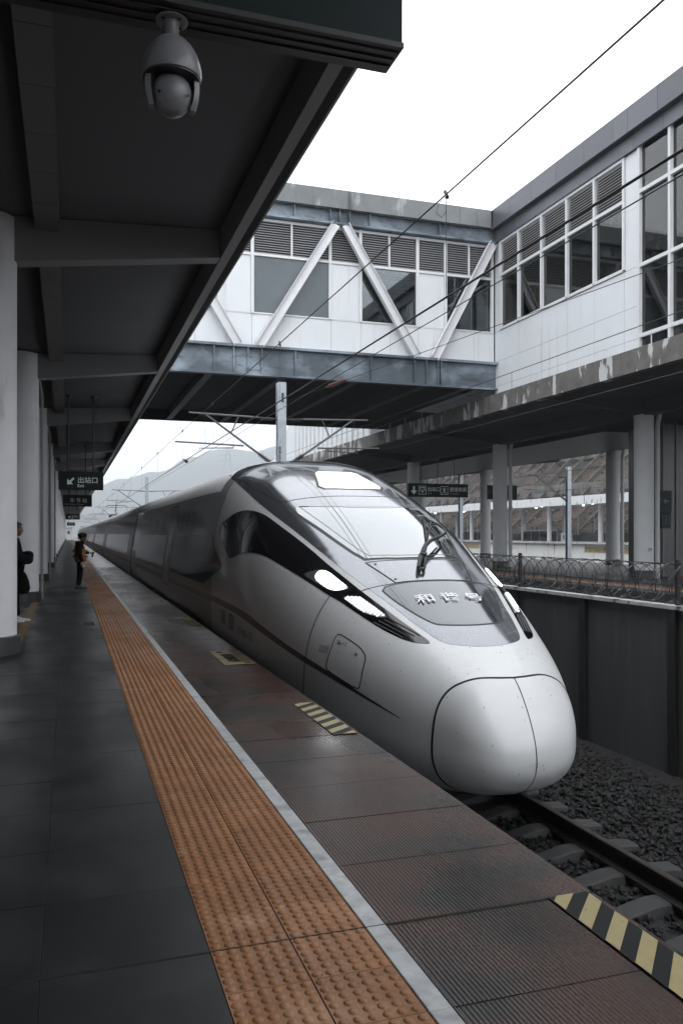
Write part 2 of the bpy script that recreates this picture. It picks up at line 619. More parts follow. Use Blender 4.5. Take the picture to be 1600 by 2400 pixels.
far.add([(-1.93, T0 + 26 * DT, PT + .001), (-1.32, T0 + 26 * DT, PT + .001), (-1.32, ROWN, PT + .001), (-1.93, ROWN, PT + .001)], [(0, 1, 2, 3)])
mfar = mat('dark_granite_far', (.016, .0165, .018), .32, noise=(1.2, .25, 8))
o = far.build('granite_paving', mfar, pf, recalc=False)
o['kind'] = 'stuff'

# tactile tiles: 6 x 6 flat domes on each
dm = MB()
dm.add([(x, y, z) for z in (-.03, 0) for x, y in ((.0015, .0015), (.3095, .0015), (.3095, .3095), (.0015, .3095))], [(0, 1, 5, 4), (1, 2, 6, 5), (2, 3, 7, 6), (3, 0, 4, 7), (4, 5, 6, 7)])
for i in range(6):
    for j in range(6):
        cx, cy = .0265 + i * .0516, .0265 + j * .0516
        n = 12
        v = []
        for r, z in ((.0205, 0.0002), (.0172, .0044), (.0125, .0062)):
            v += [(cx + r * cos(2 * pi * k / n), cy + r * sin(2 * pi * k / n), z) for k in range(n)]
        f = [(a * n + k, a * n + (k + 1) % n, (a + 1) * n + (k + 1) % n, (a + 1) * n + k) for a in range(2) for k in range(n)]
        f.append(tuple(range(2 * n, 3 * n)))
        dm.add(v, f)
dome = dm.mesh('tactile_tile', M['tactile'], smooth=True, recalc=False)
ty0 = T0 - 6 * .311
for c in range(2):
    for k in range(148):
        link('tactile_tile', dome, pf, (.514 + c * .314, ty0 + k * .311, PT + .001))
tend = ty0 + 148 * .311
o = MB().add([(.514, tend, PT + .002), (1.142, tend, PT + .002), (1.142, YE, PT + .002), (.514, YE, PT + .002)], [(0, 1, 2, 3)]).build('tactile_paving', M['tactile'], pf, recalc=False)
o['kind'] = 'stuff'
# white guard line of separate stones
ws = slab_mesh('white_stone', .088, DT, .03, M['strip'], .0015, .003)
for k in range(-4, 70):
    link('white_stone', ws, pf, (1.143, T0 + k * DT, PT + .002))
o = MB().add([(1.143, T0 + 70 * DT, PT + .003), (1.231, T0 + 70 * DT, PT + .003), (1.231, YE, PT + .003), (1.143, YE, PT + .003)], [(0, 1, 2, 3)]).build('white_line', M['strip'], pf, recalc=False)
o['kind'] = 'stuff'
# ribbed brown granite slabs along the edge
rb = MB()
W_, L_ = .995, DT
xs = [.004]
zs = [0.0]
nr = 53
for i in range(nr):
    x = .010 + i * .01815
    xs += [x, x + .004, x + .0125, x + .0165]
    zs += [0, -.0017, -.0017, 0]
xs.append(.985)
zs.append(0)
v, f = [], []
for x, z in zip(xs, zs):
    v += [(x, .002, z), (x, L_ - .002, z)]
for i in range(len(xs) - 1):
    f.append((2 * i, 2 * i + 2, 2 * i + 3, 2 * i + 1))
n = len(v)
v += [(.004, .002, -.2), (.985, .002, -.2), (.985, L_ - .002, -.2), (.004, L_ - .002, -.2), (.004, .002, 0), (.995, .002, -.012), (.995, L_ - .002, -.012), (.004, L_ - .002, 0), (.995, .002, -.2), (.995, L_ - .002, -.2)]
f += [(n - 2, n + 5, n + 6, n - 1), (n + 5, n + 8, n + 9, n + 6), (n, n + 1, n - 2, n + 4), (n + 3, n + 7, n - 1, n + 2)]
rb.add(v, f)
rib = rb.mesh('ribbed_slab', M['ribbed'], recalc=False)
for k in range(-4, 60):
    link('ribbed_slab', rib, pf, (1.231, T0 + k * DT, PT + random.uniform(-.001, .001)))
rf = mat('brown_granite_far', (.030, .025, .024), .3, noise=(.9, .3, 7))
y = T0 + 60 * DT
o = MB().box(1.231, 2.226, y, YE, PT - .2, PT + .001).build('ribbed_paving', rf, pf)
o['kind'] = 'stuff'


def hazard(y0, y1, stripes=7, skew=.16, name='hazard_marking'):
    """black patch with slanting yellow bars painted at the platform edge"""
    z = PT + .004
    p = MB().add([(1.994, y0, z), (2.19, y0, z), (2.19, y1, z), (1.994, y1, z)], [(0, 1, 2, 3)]).build(name, M['hblack'], pf, recalc=False)
    m = MB()
    pitch = (y1 - y0) / stripes
    for i in range(-2, stripes + 1):
        a = y0 + (i + .25) * pitch
        poly = [(1.996, a + skew * .0), (2.188, a + skew), (2.188, a + skew + pitch * .5), (1.996, a + pitch * .5)]
        for lim, sg in ((y0 + .003, 1), (y1 - .003, -1)):
            out = []
            for j in range(len(poly)):
                p_, q_ = poly[j], poly[(j + 1) % len(poly)]
                a_in, b_in = (p_[1] - lim) * sg >= 0, (q_[1] - lim) * sg >= 0
                if a_in: out.append(p_)
                if a_in != b_in:
                    t_ = (lim - p_[1]) / (q_[1] - p_[1])
                    out.append((p_[0] + (q_[0] - p_[0]) * t_, lim))
            poly = out
            if len(poly) < 3: break
        if len(poly) < 3: continue
        m.add([(x, yy, z + .003) for x, yy in poly], [tuple(range(len(poly)))])
    m.build('yellow_bars', M['yellow'], p, recalc=False)


hazard(1.90, 3.16, 7, .20)
hazard(6.24, 7.50, 6, .15)
hazard(14.3, 15.5, 7, .05)
hazard(22.5, 23.7, 7, .05)
# worn yellow notice stuck on the slabs, with black stripes and lettering
MN = stain(mat('worn_notice', (.22, .175, .10), .5, noise=(14, .2, 5)), (.07, .055, .04), 6, .52, .7)
z = PT + .005
nt_ = MB().add([(1.80, 9.95, z), (2.19, 9.95, z), (2.19, 11.2, z), (1.80, 11.2, z)], [(0, 1, 2, 3)]).build('notice_marking', MN, pf, recalc=False)
m = MB()
for i in range(11):
    y = 10.0 + i * .11
    m.add([(2.06, y, z + .003), (2.185, y + .03, z + .003), (2.185, y + .075, z + .003), (2.06, y + .045, z + .003)], [(0, 1, 2, 3)])
m.add([(1.85, 10.95, z + .003), (1.98, 10.95, z + .003), (1.915, 11.12, z + .003)], [(0, 1, 2)])
m.build('black_bars', M['hblack'], nt_, recalc=False)
lettering('notice_text', '请勿跨越', .17, M['hblack'], (2.03, 10.15, z + .004), (0, 1, 0), (-1, 0, 0), nt_)
# yellow line between the columns and small steel drain cover
m = MB()
z = PT + .004
m.add([(-.80, 12.35, z), (-.64, 12.35, z), (-.64, 20.4, z), (-.80, 20.4, z)], [(0, 1, 2, 3)])
m.add([(-.80, 21.3, z), (-.64, 21.3, z), (-.64, 29.0, z), (-.80, 29.0, z)], [(0, 1, 2, 3)])
yl = m.build('yellow_line', mat('dull_yellow', (.16, .105, .03), .5, noise=(8, .2, 4)), pf, recalc=False)
m = MB()
m.box(.22, .46, 14.9, 15.6, PT - .01, PT + .006)
dc = m.build('drain_cover', mat('drain_steel', (.20, .20, .20), .3, .6), pf)
m = MB()
for i in range(6):
    m.box(.24, .44, 14.96 + i * .1, 15.0 + i * .1, PT + .0061, PT + .009)
m.build('slot', M['joint'], dc)

# ================================================================== CANOPY OVER THE NEAR PLATFORM
BY = [-33.0, -24.0, -15.0, -6.0, 3.05, 11.95, 20.75, 29.7, 41.2] + [50.1 + 9.05 * k for k in range(21)]
cn = thing('platform_canopy', (-1.06, 0, PT), 'grey painted concrete canopy with round columns over the near platform', 'canopy')


def ceil_z(x):
    return 4.27 + .045 * x if x > -1.06 else 4.27 - .045 * 1.06 - .02 * (x + 1.06) * 0


m = MB()
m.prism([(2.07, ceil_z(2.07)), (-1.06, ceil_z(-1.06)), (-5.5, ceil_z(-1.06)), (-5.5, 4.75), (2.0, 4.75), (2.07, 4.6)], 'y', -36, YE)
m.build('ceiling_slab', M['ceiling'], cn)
m = MB()
m.box(2.072, 2.20, -36, YE, 3.94, 4.72)
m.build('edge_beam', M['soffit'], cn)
m = MB()
m.prism([(2.202, 4.00), (2.30, 3.94), (2.35, 3.98), (2.35, 4.80), (2.202, 4.80)], 'y', -36, YE)
m.build('gutter', M['gutter'], cn)
for y in BY:
    m = MB()
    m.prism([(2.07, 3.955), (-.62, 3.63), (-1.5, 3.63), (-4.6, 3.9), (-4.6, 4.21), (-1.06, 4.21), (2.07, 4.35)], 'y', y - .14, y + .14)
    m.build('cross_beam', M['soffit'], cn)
cm = MB()
cm.lathe([(.405, .0), (.405, 5.80)], (0, 0, 0), 40)
colm = cm.mesh('column', M['column'], smooth=True)
sk = MB()
sk.lathe([(.455, .0), (.455, .235), (.446, .245), (.406, .245)], (0, 0, 0), 40)
skm = sk.mesh('column_base', M['skirting'], smooth=True)
for y in BY:
    c = link('column', colm, cn, (-1.06, y, PT))
    s_ = bpy.data.objects.new('column_base', skm)
    COL.objects.link(s_)
    s_.parent = c
# lighting tray in short lengths between the beams
for a, b_ in zip(BY[:-1], BY[1:]):
    if a > 60: break
    n = max(2, round((b_ - a) / .98))
    for k in range(n):
        y0 = a + .16 + (b_ - a - .32) * k / n
        y1 = a + .16 + (b_ - a - .32) * (k + 1) / n
        m = MB()
        m.box(-.42, -.115, y0 + .004, y1 - .004, 4.06, 4.18 + (.002 if k % 2 else 0))
        m.build('tray_segment', M['tray'], cn)
# rain pipes at the columns
for y in (20.75, 29.7, 41.2):
    MB().tube([(-.25, y + .3, 4.2), (-.25, y + .2, 3.95), (-.35, y + .17, 3.86), (-.62, y + .17, 3.80), (-.66, y + .3, 3.7), (-.60, y + .35, 3.3), (-.60, y + .35, PT + .02)], .035, 8).build('rain_pipe', M['soffit'], cn)
m = MB()
m.box(-5.6, -5.3, -36, YE, PT - .04, 4.3)
tag(m.build('station_wall', mat('station_wall_dark', (.06, .06, .062), .7)), 'unseen dark station wall blocking side light at the back of the near platform', 'wall', kind='structure')  # hidden behind the columns, put in to block light from the left

# ================================================================== THE TRAIN
KEYS = [
(6.480,-2.050,-2.050,0.000,-2.050,2.200,2.200),
(6.495,-1.930,-2.139,0.165,-2.040,2.300,2.200),
(6.520,-1.852,-2.202,0.302,-2.020,2.393,2.300),
(6.600,-1.690,-2.296,0.455,-1.991,2.509,2.400),
(6.680,-1.570,-2.362,0.536,-1.968,2.601,2.500),
(6.780,-1.447,-2.410,0.610,-1.953,2.623,2.600),
(6.870,-1.368,-2.447,0.661,-1.952,2.674,2.700),
(7.000,-1.308,-2.482,0.730,-1.946,2.673,2.700),
(7.500,-1.050,-2.560,0.960,-1.887,2.650,2.800),
(8.100,-0.785,-2.580,1.170,-1.803,2.660,3.000),
(8.700,-0.518,-2.590,1.340,-1.700,2.660,3.200),
(9.280,-0.270,-2.600,1.460,-1.598,2.620,3.400),
(10.800,0.395,-2.600,1.646,-1.329,2.620,3.600),
(12.000,0.835,-2.600,1.680,-1.172,2.714,3.800),
(13.000,1.115,-2.600,1.680,-1.087,2.906,4.000),
(14.000,1.270,-2.600,1.680,-1.051,3.037,4.000),
(15.000,1.319,-2.600,1.680,-1.042,3.092,4.000),
(16.500,1.327,-2.600,1.680,-1.033,3.068,4.000),
(33.000,1.327,-2.600,1.680,-1.033,3.068,4.000)]


def pchip(x, y):
    n = len(x)
    h = [x[i + 1] - x[i] for i in range(n - 1)]
    d = [(y[i + 1] - y[i]) / h[i] for i in range(n - 1)]
    m = [0.0] * n
    for i in range(1, n - 1):
        if d[i - 1] * d[i] > 0:
            w1, w2 = 2 * h[i] + h[i - 1], h[i] + 2 * h[i - 1]
            m[i] = (w1 + w2) / (w1 / d[i - 1] + w2 / d[i])
    m[0], m[-1] = d[0], d[-1]
    import bisect

    def f(t):
        i = min(max(bisect.bisect_left(x, t) - 1, 0), n - 2)
        q = min(max((t - x[i]) / h[i], 0), 1)
        return (1 + 2 * q) * (1 - q) ** 2 * y[i] + q * (1 - q) ** 2 * h[i] * m[i] + q * q * (3 - 2 * q) * y[i + 1] + q * q * (q - 1) * h[i] * m[i + 1]
    return f


KC = list(zip(*KEYS))
FN = [pchip(KC[0], KC[i]) for i in range(1, 7)]


# coach section: sides lean in to a soft shoulder under a shallow roof
CP = [(0, 1.0), (.25, .995), (.42, .978), (.58, .945), (.70, .900), (.775, .855), (.815, .815), (.835, .775), (.86, .66), (.905, .45), (.955, .25), (.99, .10), (1.0, 0)]
_ct = pchip([math.atan2(x_, z_) for x_, z_ in CP], [math.hypot(x_, z_) for x_, z_ in CP])
CT = [_ct(pi / 2 * k / 90) for k in range(91)]
for k in range(0):
    t_ = pi / 2 * k / 90
    dx_, dz_ = sin(t_), cos(t_)
    best_ = 1.0
    for (xa_, za_), (xb_, zb2_) in zip(CP[:-1], CP[1:]):
        den_ = dx_ * (zb2_ - za_) - dz_ * (xb_ - xa_)
        if abs(den_) < 1e-9: continue
        rr2_ = (xa_ * (zb2_ - za_) - za_ * (xb_ - xa_)) / den_
        px_, pz_ = rr2_ * dx_, rr2_ * dz_
        if min(xa_, xb_) - 1e-6 <= px_ <= max(xa_, xb_) + 1e-6 and min(za_, zb2_) - 1e-6 <= pz_ <= max(za_, zb2_) + 1e-6:
            best_ = rr2_
            break
    CT.append(best_)
for _ in range(1):
    CT = [CT[0]] + [(CT[i - 1] + 2 * CT[i] + CT[i + 1]) / 4 for i in range(1, 90)] + [CT[90]]


def S(Y, a):
    """point of the train's skin; a = 0 ridge, -.5 widest on the platform side, +-1 keel"""
    zt, zb, w_, zm, nu, nl = [f(Y) for f in FN]
    t = abs(a) * pi
    sx, cz = abs(sin(t)), cos(t)
    n = nu if cz >= 0 else nl
    r = (sx ** n + abs(cz) ** n) ** (-1 / n)
    if cz >= 0 and Y > 12.4:
        q = min(1, (Y - 12.4) / 5.6)
        q = q * q * (3 - 2 * q)
        g_ = min(t / (pi / 2), 1) * 90
        i_ = min(int(g_), 89)
        r = r * (1 - q) + q * (CT[i_] * (1 - (g_ - i_)) + CT[i_ + 1] * (g_ - i_))
    x = w_ * sx * r
    z = zm + ((zt - zm) if cz >= 0 else (zm - zb)) * cz * r
    return Vector((XT + (x if a >= 0 else -x), Y, z))


def SN(Y, a):
    e = 1e-3
    y0 = max(Y, 6.49)
    u = S(y0 + e * 3, a) - S(y0 - e * 3, a)
    v = S(y0, a + e) - S(y0, a - e)
    n = v.cross(u).normalized()
    c = S(y0, a) - Vector((XT, y0 + .3, FN[3](y0)))
    return n if n.dot(c) > 0 else -n


def a_for_z(Y, z, side=-1):
    lo, hi = .02, .98
    for _ in range(30):
        m_ = (lo + hi) / 2
        if S(Y, m_)[2] > z: lo = m_
        else: hi = m_
    return side * lo


def a_for_x(Y, h):
    lo, hi = 0.0, .5
    for _ in range(30):
        m_ = (lo + hi) / 2
        if S(Y, m_)[0] - XT < abs(h): lo = m_
        else: hi = m_
    return lo if h >= 0 else -lo


def chaikin(P, it=2, closed=True):
    for _ in range(it):
        Q = []
        n = len(P)
        for i in range(n if closed else n - 1):
            a, b = P[i], P[(i + 1) % n]
            Q.append((a[0] * .75 + b[0] * .25, a[1] * .75 + b[1] * .25))
            Q.append((a[0] * .25 + b[0] * .75, a[1] * .25 + b[1] * .75))
        P = Q if closed else [P[0]] + Q + [P[-1]]
    return P


SA = 4.3      # metres of skin per unit of a


def inside(p, poly):
    c = False
    j = len(poly) - 1
    for i in range(len(poly)):
        if (poly[i][1] > p[1]) != (poly[j][1] > p[1]) and p[0] < (poly[j][0] - poly[i][0]) * (p[1] - poly[i][1]) / (poly[j][1] - poly[i][1]) + poly[i][0]:
            c = not c
        j = i
    return c


def patch(name, poly, mt, parent, off=.004, grid=.06, smooth_it=2, mirror=False, lip=.02):
    """panel that follows the skin: poly in (Y, a), standing off along the normal, with a turned-in lip"""
    if mirror:
        poly = [(y, -a) for y, a in poly]
    P = chaikin(poly, smooth_it) if smooth_it else poly
    P = [(y, a * SA) for y, a in P]
    # resample long edges
    Q = []
    for i in range(len(P)):
        a, b = P[i], P[(i + 1) % len(P)]
        n = max(1, int(math.dist(a, b) / grid))
        Q += [(a[0] + (b[0] - a[0]) * k / n, a[1] + (b[1] - a[1]) * k / n) for k in range(n)]
    nb = len(Q)
    pts = [Vector(q) for q in Q]
    x0, x1 = min(q[0] for q in Q), max(q[0] for q in Q)
    y0, y1 = min(q[1] for q in Q), max(q[1] for q in Q)
    nx, ny = int((x1 - x0) / grid) + 1, int((y1 - y0) / grid) + 1
    for i in range(nx):
        for j in range(ny):
            p = (x0 + (i + .5) * grid, y0 + (j + .5 * (i % 2)) * grid)
            if inside(p, Q):
                if min((p[0] - q[0]) ** 2 + (p[1] - q[1]) ** 2 for q in Q) > (grid * .45) ** 2:
                    pts.append(Vector(p))
    r = geometry.delaunay_2d_cdt(pts, [], [list(range(nb))], 1, 1e-5)
    co, faces = r[0], r[2]
    v = []
    for q in co:
        Y, a = q[0], q[1] / SA
        v.append(S(Y, a) + SN(Y, a) * off)
    # boundary edges -> lip
    from collections import Counter
    cnt = Counter()
    for f in faces:
        for i in range(len(f)):
            cnt[tuple(sorted((f[i], f[(i + 1) % len(f)])))] += 1
    bnd = [e_ for e_, c_ in cnt.items() if c_ == 1]
    low = {}
    fs_ = [tuple(f) for f in faces]
    for e_ in bnd:
        for i in e_:
            if i not in low:
                q = co[i]
                low[i] = len(v)
                v.append(S(q[0], q[1] / SA) - SN(q[0], q[1] / SA) * lip)
    for a, b in bnd:
        fs_.append((a, b, low[b], low[a]))
    m = MB().add(v, fs_)
    me = m.mesh(name, mt, smooth=True)
    return link(name, me, parent)


def seam(name, path, width, mt, parent, off=.0025, step=.04, closed=False, smooth_it=1):
    P = chaikin(path, smooth_it, closed) if smooth_it else list(path)
    P = [(y, a * SA) for y, a in P]
    if closed: P.append(P[0])
    Q = [P[0]]
    for a, b in zip(P[:-1], P[1:]):
        n = max(1, int(math.dist(a, b) / step))
        Q += [(a[0] + (b[0] - a[0]) * k / n, a[1] + (b[1] - a[1]) * k / n) for k in range(1, n + 1)]
    pts = [S(q[0], q[1] / SA) for q in Q]
    nr_ = [SN(q[0], q[1] / SA) for q in Q]
    v, f = [], []
    for i, p in enumerate(pts):
        d = (pts[min(i + 1, len(pts) - 1)] - pts[max(i - 1, 0)]).normalized()
        s_ = d.cross(nr_[i]).normalized() * width / 2
        v += [p - s_ - nr_[i] * .01, p - s_ + nr_[i] * off, p + s_ + nr_[i] * off, p + s_ - nr_[i] * .01]
    for i in range(len(pts) - 1):
        for k in range(3):
            f.append((4 * i + k, 4 * i + k + 1, 4 * i + k + 5, 4 * i + k + 4))
    return MB().add(v, f).build(name, mt, parent, smooth=True)


def col_panel(name, Ys, zlo, zhi, mt, parent, off, side, n=10):
    """side panel built in regular columns so that its reflections stay calm"""
    v, f = [], []
    for Y in Ys:
        a0, a1 = a_for_z(Y, zlo(Y), side), a_for_z(Y, max(zhi(Y), zlo(Y) + .001), side)
        for k in range(n + 1):
            a = a0 + (a1 - a0) * k / n
            v.append(S(Y, a) + SN(Y, a) * off)
    m_ = n + 1
    for i in range(len(Ys) - 1):
        for k in range(n):
            f.append((i * m_ + k, i * m_ + k + 1, (i + 1) * m_ + k + 1, (i + 1) * m_ + k))
    me = MB().add(v, f).mesh(name, mt, smooth='all', recalc=False)
    if me.polygons[0].normal.x * side < 0:
        me.flip_normals()
    return link(name, me, parent)


# paints
def train_paint():
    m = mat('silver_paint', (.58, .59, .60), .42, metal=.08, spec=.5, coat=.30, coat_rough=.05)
    nt = m.node_tree
    b = bsdf(m)
    # fine vertical polishing streaks and a few grime specks
    g = N(m, 'ShaderNodeNewGeometry')
    mp = N(m, 'ShaderNodeMapping')
    mp.inputs['Scale'].default_value = (1.5, 5, .3)
    n1 = N(m, 'ShaderNodeTexNoise')
    n1.inputs['Scale'].default_value = 3.0
    n1.inputs['Detail'].default_value = 8
    mr = N(m, 'ShaderNodeMapRange')
    mr.inputs['From Min'].default_value = .3
    mr.inputs['From Max'].default_value = .7
    mr.inputs['To Min'].default_value = .965
    mr.inputs['To Max'].default_value = 1.02
    vo = N(m, 'ShaderNodeTexVoronoi')
    vo.inputs['Scale'].default_value = 17
    vr = N(m, 'ShaderNodeMapRange')
    vr.inputs['From Min'].default_value = .06
    vr.inputs['From Max'].default_value = .17
    vr.inputs['To Min'].default_value = .35
    vr.inputs['To Max'].default_value = 1.0
    # only some cells carry a speck
    wn_ = N(m, 'ShaderNodeSeparateColor')
    gt_ = N(m, 'ShaderNodeMath', operation='LESS_THAN')
    gt_.inputs[1].default_value = .72
    mxm = N(m, 'ShaderNodeMath', operation='MAXIMUM')
    mul = N(m, 'ShaderNodeMath', operation='MULTIPLY')
    sc_ = N(m, 'ShaderNodeVectorMath', operation='SCALE')
    sc_.inputs[0].default_value = (.58, .59, .60)
    L = nt.links.new
    L(g.outputs['Position'], mp.inputs[0])
    L(mp.outputs[0], n1.inputs['Vector'])
    L(n1.outputs['Fac'], mr.inputs[0])
    mp2 = N(m, 'ShaderNodeMapping')
    mp2.inputs['Scale'].default_value = (1, 1, .7)
    L(g.outputs['Position'], mp2.inputs[0])
    L(mp2.outputs[0], vo.inputs['Vector'])
    L(vo.outputs['Distance'], vr.inputs[0])
    L(vo.outputs['Color'], wn_.inputs[0])
    L(wn_.outputs[0], gt_.inputs[0])
    L(vr.outputs[0], mxm.inputs[0])
    L(gt_.outputs[0], mxm.inputs[1])
    L(mr.outputs[0], mul.inputs[0])
    L(mxm.outputs[0], mul.inputs[1])
    L(mul.outputs[0], sc_.inputs['Scale'])
    L(sc_.outputs[0], b.inputs['Base Color'])
    return m


M['silver'] = train_paint()
M['coach'] = mat('coach_silver', (.27, .275, .28), .35, metal=.1, coat=.30, coat_rough=.06, noise=(1.2, .08, 5, (1, 2, .3)))  # train silver darkened: canopy shade on the flank put into the colour
M['coachroof'] = mat('coach_roof_white', (.80, .81, .82), .55, noise=(1.5, .06, 5, (2, .3, 1)))  # paler than the sides: sky light on the roof put into the colour
M['roofgrey'] = stain(mat('cab_grey_paint', (.205, .215, .235), .16, metal=.8, coat=.8, coat_rough=.04, noise=(2, .06, 4)), (.40, .41, .42), 70, .62, .72, (1, .35, 1))
M['hoodgrey'] = mat('hood_panel_grey', (.075, .08, .092), .10, metal=.85, coat=1.0, coat_rough=.04)
M['bandblack'] = mat('side_band_black', (.006, .006, .007), .12, coat=.6, coat_rough=.02)
M['winblack'] = mat('tinted_coach_glass', (.005, .0055, .006), .10, spec=.3, ior=1.28)
M['winglass'] = mat('cab_windscreen', (.235, .25, .26), .03, metal=.9, coat=1, coat_rough=.02)
M['seam'] = mat('panel_gap', (.008, .008, .009), .8)
M['rubber'] = mat('black_rubber', (.015, .015, .016), .5)
M['stripe'] = mat('navy_stripe', (.010, .014, .026), .35, coat=.15)
M['lampon'] = mat('lit_headlamp', (.8, .8, .8), .3, emit=(1, 1, 1), estr=14.0)
M['lampled'] = mat('lit_lamp_array', (.8, .8, .8), .3, emit=(1, 1, 1), estr=1.0)
M['lampback'] = mat('lamp_reflector', (.5, .52, .54), .25, .6, emit=(.9, .95, 1), estr=.12, noise=(30, .4, 3))
M['lampwarm'] = stain(mat('lit_roof_lamp', (.8, .8, .8), .3, emit=(1, .97, .93), estr=.36, noise=(3, .25, 4)), (.75, .55, .45), 2.5, .5, .7)
M['chrome'] = mat('lamp_housing', (.25, .26, .27), .2, .7)
M['latch'] = mat('latch_metal', (.3, .3, .3), .3, .8)
M['darktext'] = mat('dark_lettering', (.03, .03, .033), .4)
M['whitetext'] = mat('white_lettering', (.72, .73, .74), .5)
M['underframe'] = mat('underframe', (.02, .02, .021), .7)

train = thing('high_speed_train', (XT, 6.5, HB), 'long silver high speed train with lit headlamps standing at the near platform', 'train')
# --- cab car shell
rings = []
y = 6.48
ys = [6.48, 6.484, 6.49, 6.497, 6.505, 6.515, 6.53, 6.55, 6.575, 6.60, 6.63, 6.66, 6.70, 6.74, 6.78, 6.825, 6.87, 6.93, 7.0]
yy = 7.06
while yy < 18.2:
    ys.append(yy)
    yy += .09
ys += [18.6, 20, 25, 30, 32.8]
NA = 128
v, f = [], []
for Y in ys:
    for k in range(NA):
        a = -1 + 2 * k / NA
        v.append(tuple(S(Y, a)))
for i in range(len(ys) - 1):
    for k in range(NA):
        f.append((i * NA + k, i * NA + (k + 1) % NA, (i + 1) * NA + (k + 1) % NA, (i + 1) * NA + k))
f += [tuple(range((len(ys) - 1) * NA, len(ys) * NA))]
cs_ = MB().add(v, f).build('cab_shell', M['silver'], train, smooth='all')
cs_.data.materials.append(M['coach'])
cs_.data.materials.append(M['coachroof'])
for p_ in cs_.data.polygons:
    if p_.center.y > 13.95: p_.material_index = 1  # same shell, painted darker for the canopy shade behind the joint
    if p_.center.y > 14.6 and p_.center.z > .70: p_.material_index = 2  # roof faces painted pale for the sky light on them

for s1 in (-1, 1):
    seam('fairing_joint', [(13.95, s1 * .27), (13.95, s1 * .3), (13.95, s1 * .33)], .012, M['seam'], train, .002, .05, smooth_it=0)
BAND = [(13.73, -.350), (13.67, -.338), (13.23, -.3207), (12.75, -.295), (12.44, -.279), (12.08, -.264), (11.77, -.2552), (11.59, -.250), (10.965, -.240), (10.39, -.228), (9.915, -.219), (9.495, -.213), (9.129, -.2055), (8.826, -.2015), (8.725, -.200), (8.351, -.1914), (7.978, -.183), (7.76, -.177), (7.596, -.1725), (7.555, -.176), (7.581, -.188), (7.659, -.2086), (7.799, -.226), (8.071, -.240), (8.304, -.2466), (8.631, -.254), (8.841, -.258), (9.051, -.266), (9.339, -.273), (9.666, -.282), (10.366, -.302), (10.561, -.307), (10.895, -.317), (11.222, -.329), (11.736, -.3534), (12.078, -.371), (12.45, -.392), (12.599, -.3905), (12.957, -.379), (13.3, -.3655)]
GREYL = [(15.06, -.217), (13.68, -.240), (12.75, -.2455), (12.094, -.243), (11.549, -.2375), (11.09, -.230), (10.499, -.219), (10.008, -.2095), (9.565, -.200), (9.199, -.192), (8.74, -.183), (8.39, -.1715), (8.118, -.165), (7.954, -.163), (7.799, -.1575), (7.62, -.151), (7.495, -.140), (7.425, -.1138), (7.363, -.0586), (7.35, 0)]
GREY = GREYL + [(y_, -a_) for y_, a_ in reversed(GREYL[:-1])]
UPL = [(9.713, -.2707), (9.60, -.250), (9.534, -.234), (9.425, -.2235), (9.261, -.220), (9.044, -.217), (8.849, -.2155), (9.044, -.2552), (9.394, -.2655), (9.666, -.274)]
UPB = [(9.50, -.254), (9.515, -.240), (9.42, -.2275), (9.26, -.2235), (9.05, -.2205), (8.90, -.2185), (9.05, -.2510), (9.30, -.2585), (9.44, -.2605)]
LOL = [(8.857, -.2475), (8.787, -.233), (8.678, -.2135), (8.546, -.2085), (8.297, -.202), (8.164, -.2034), (8.203, -.2155), (8.351, -.2345), (8.546, -.245), (8.686, -.2455)]
ACC = [(8.51, -.324), (8.565, -.330), (8.577, -.3776), (8.616, -.4224), (8.60, -.4330), (8.561, -.4365), (8.297, -.4362), (8.055, -.437), (8.009, -.4241), (8.015, -.3448), (8.045, -.3293), (8.118, -.3224), (8.18, -.319), (8.40, -.3210)]

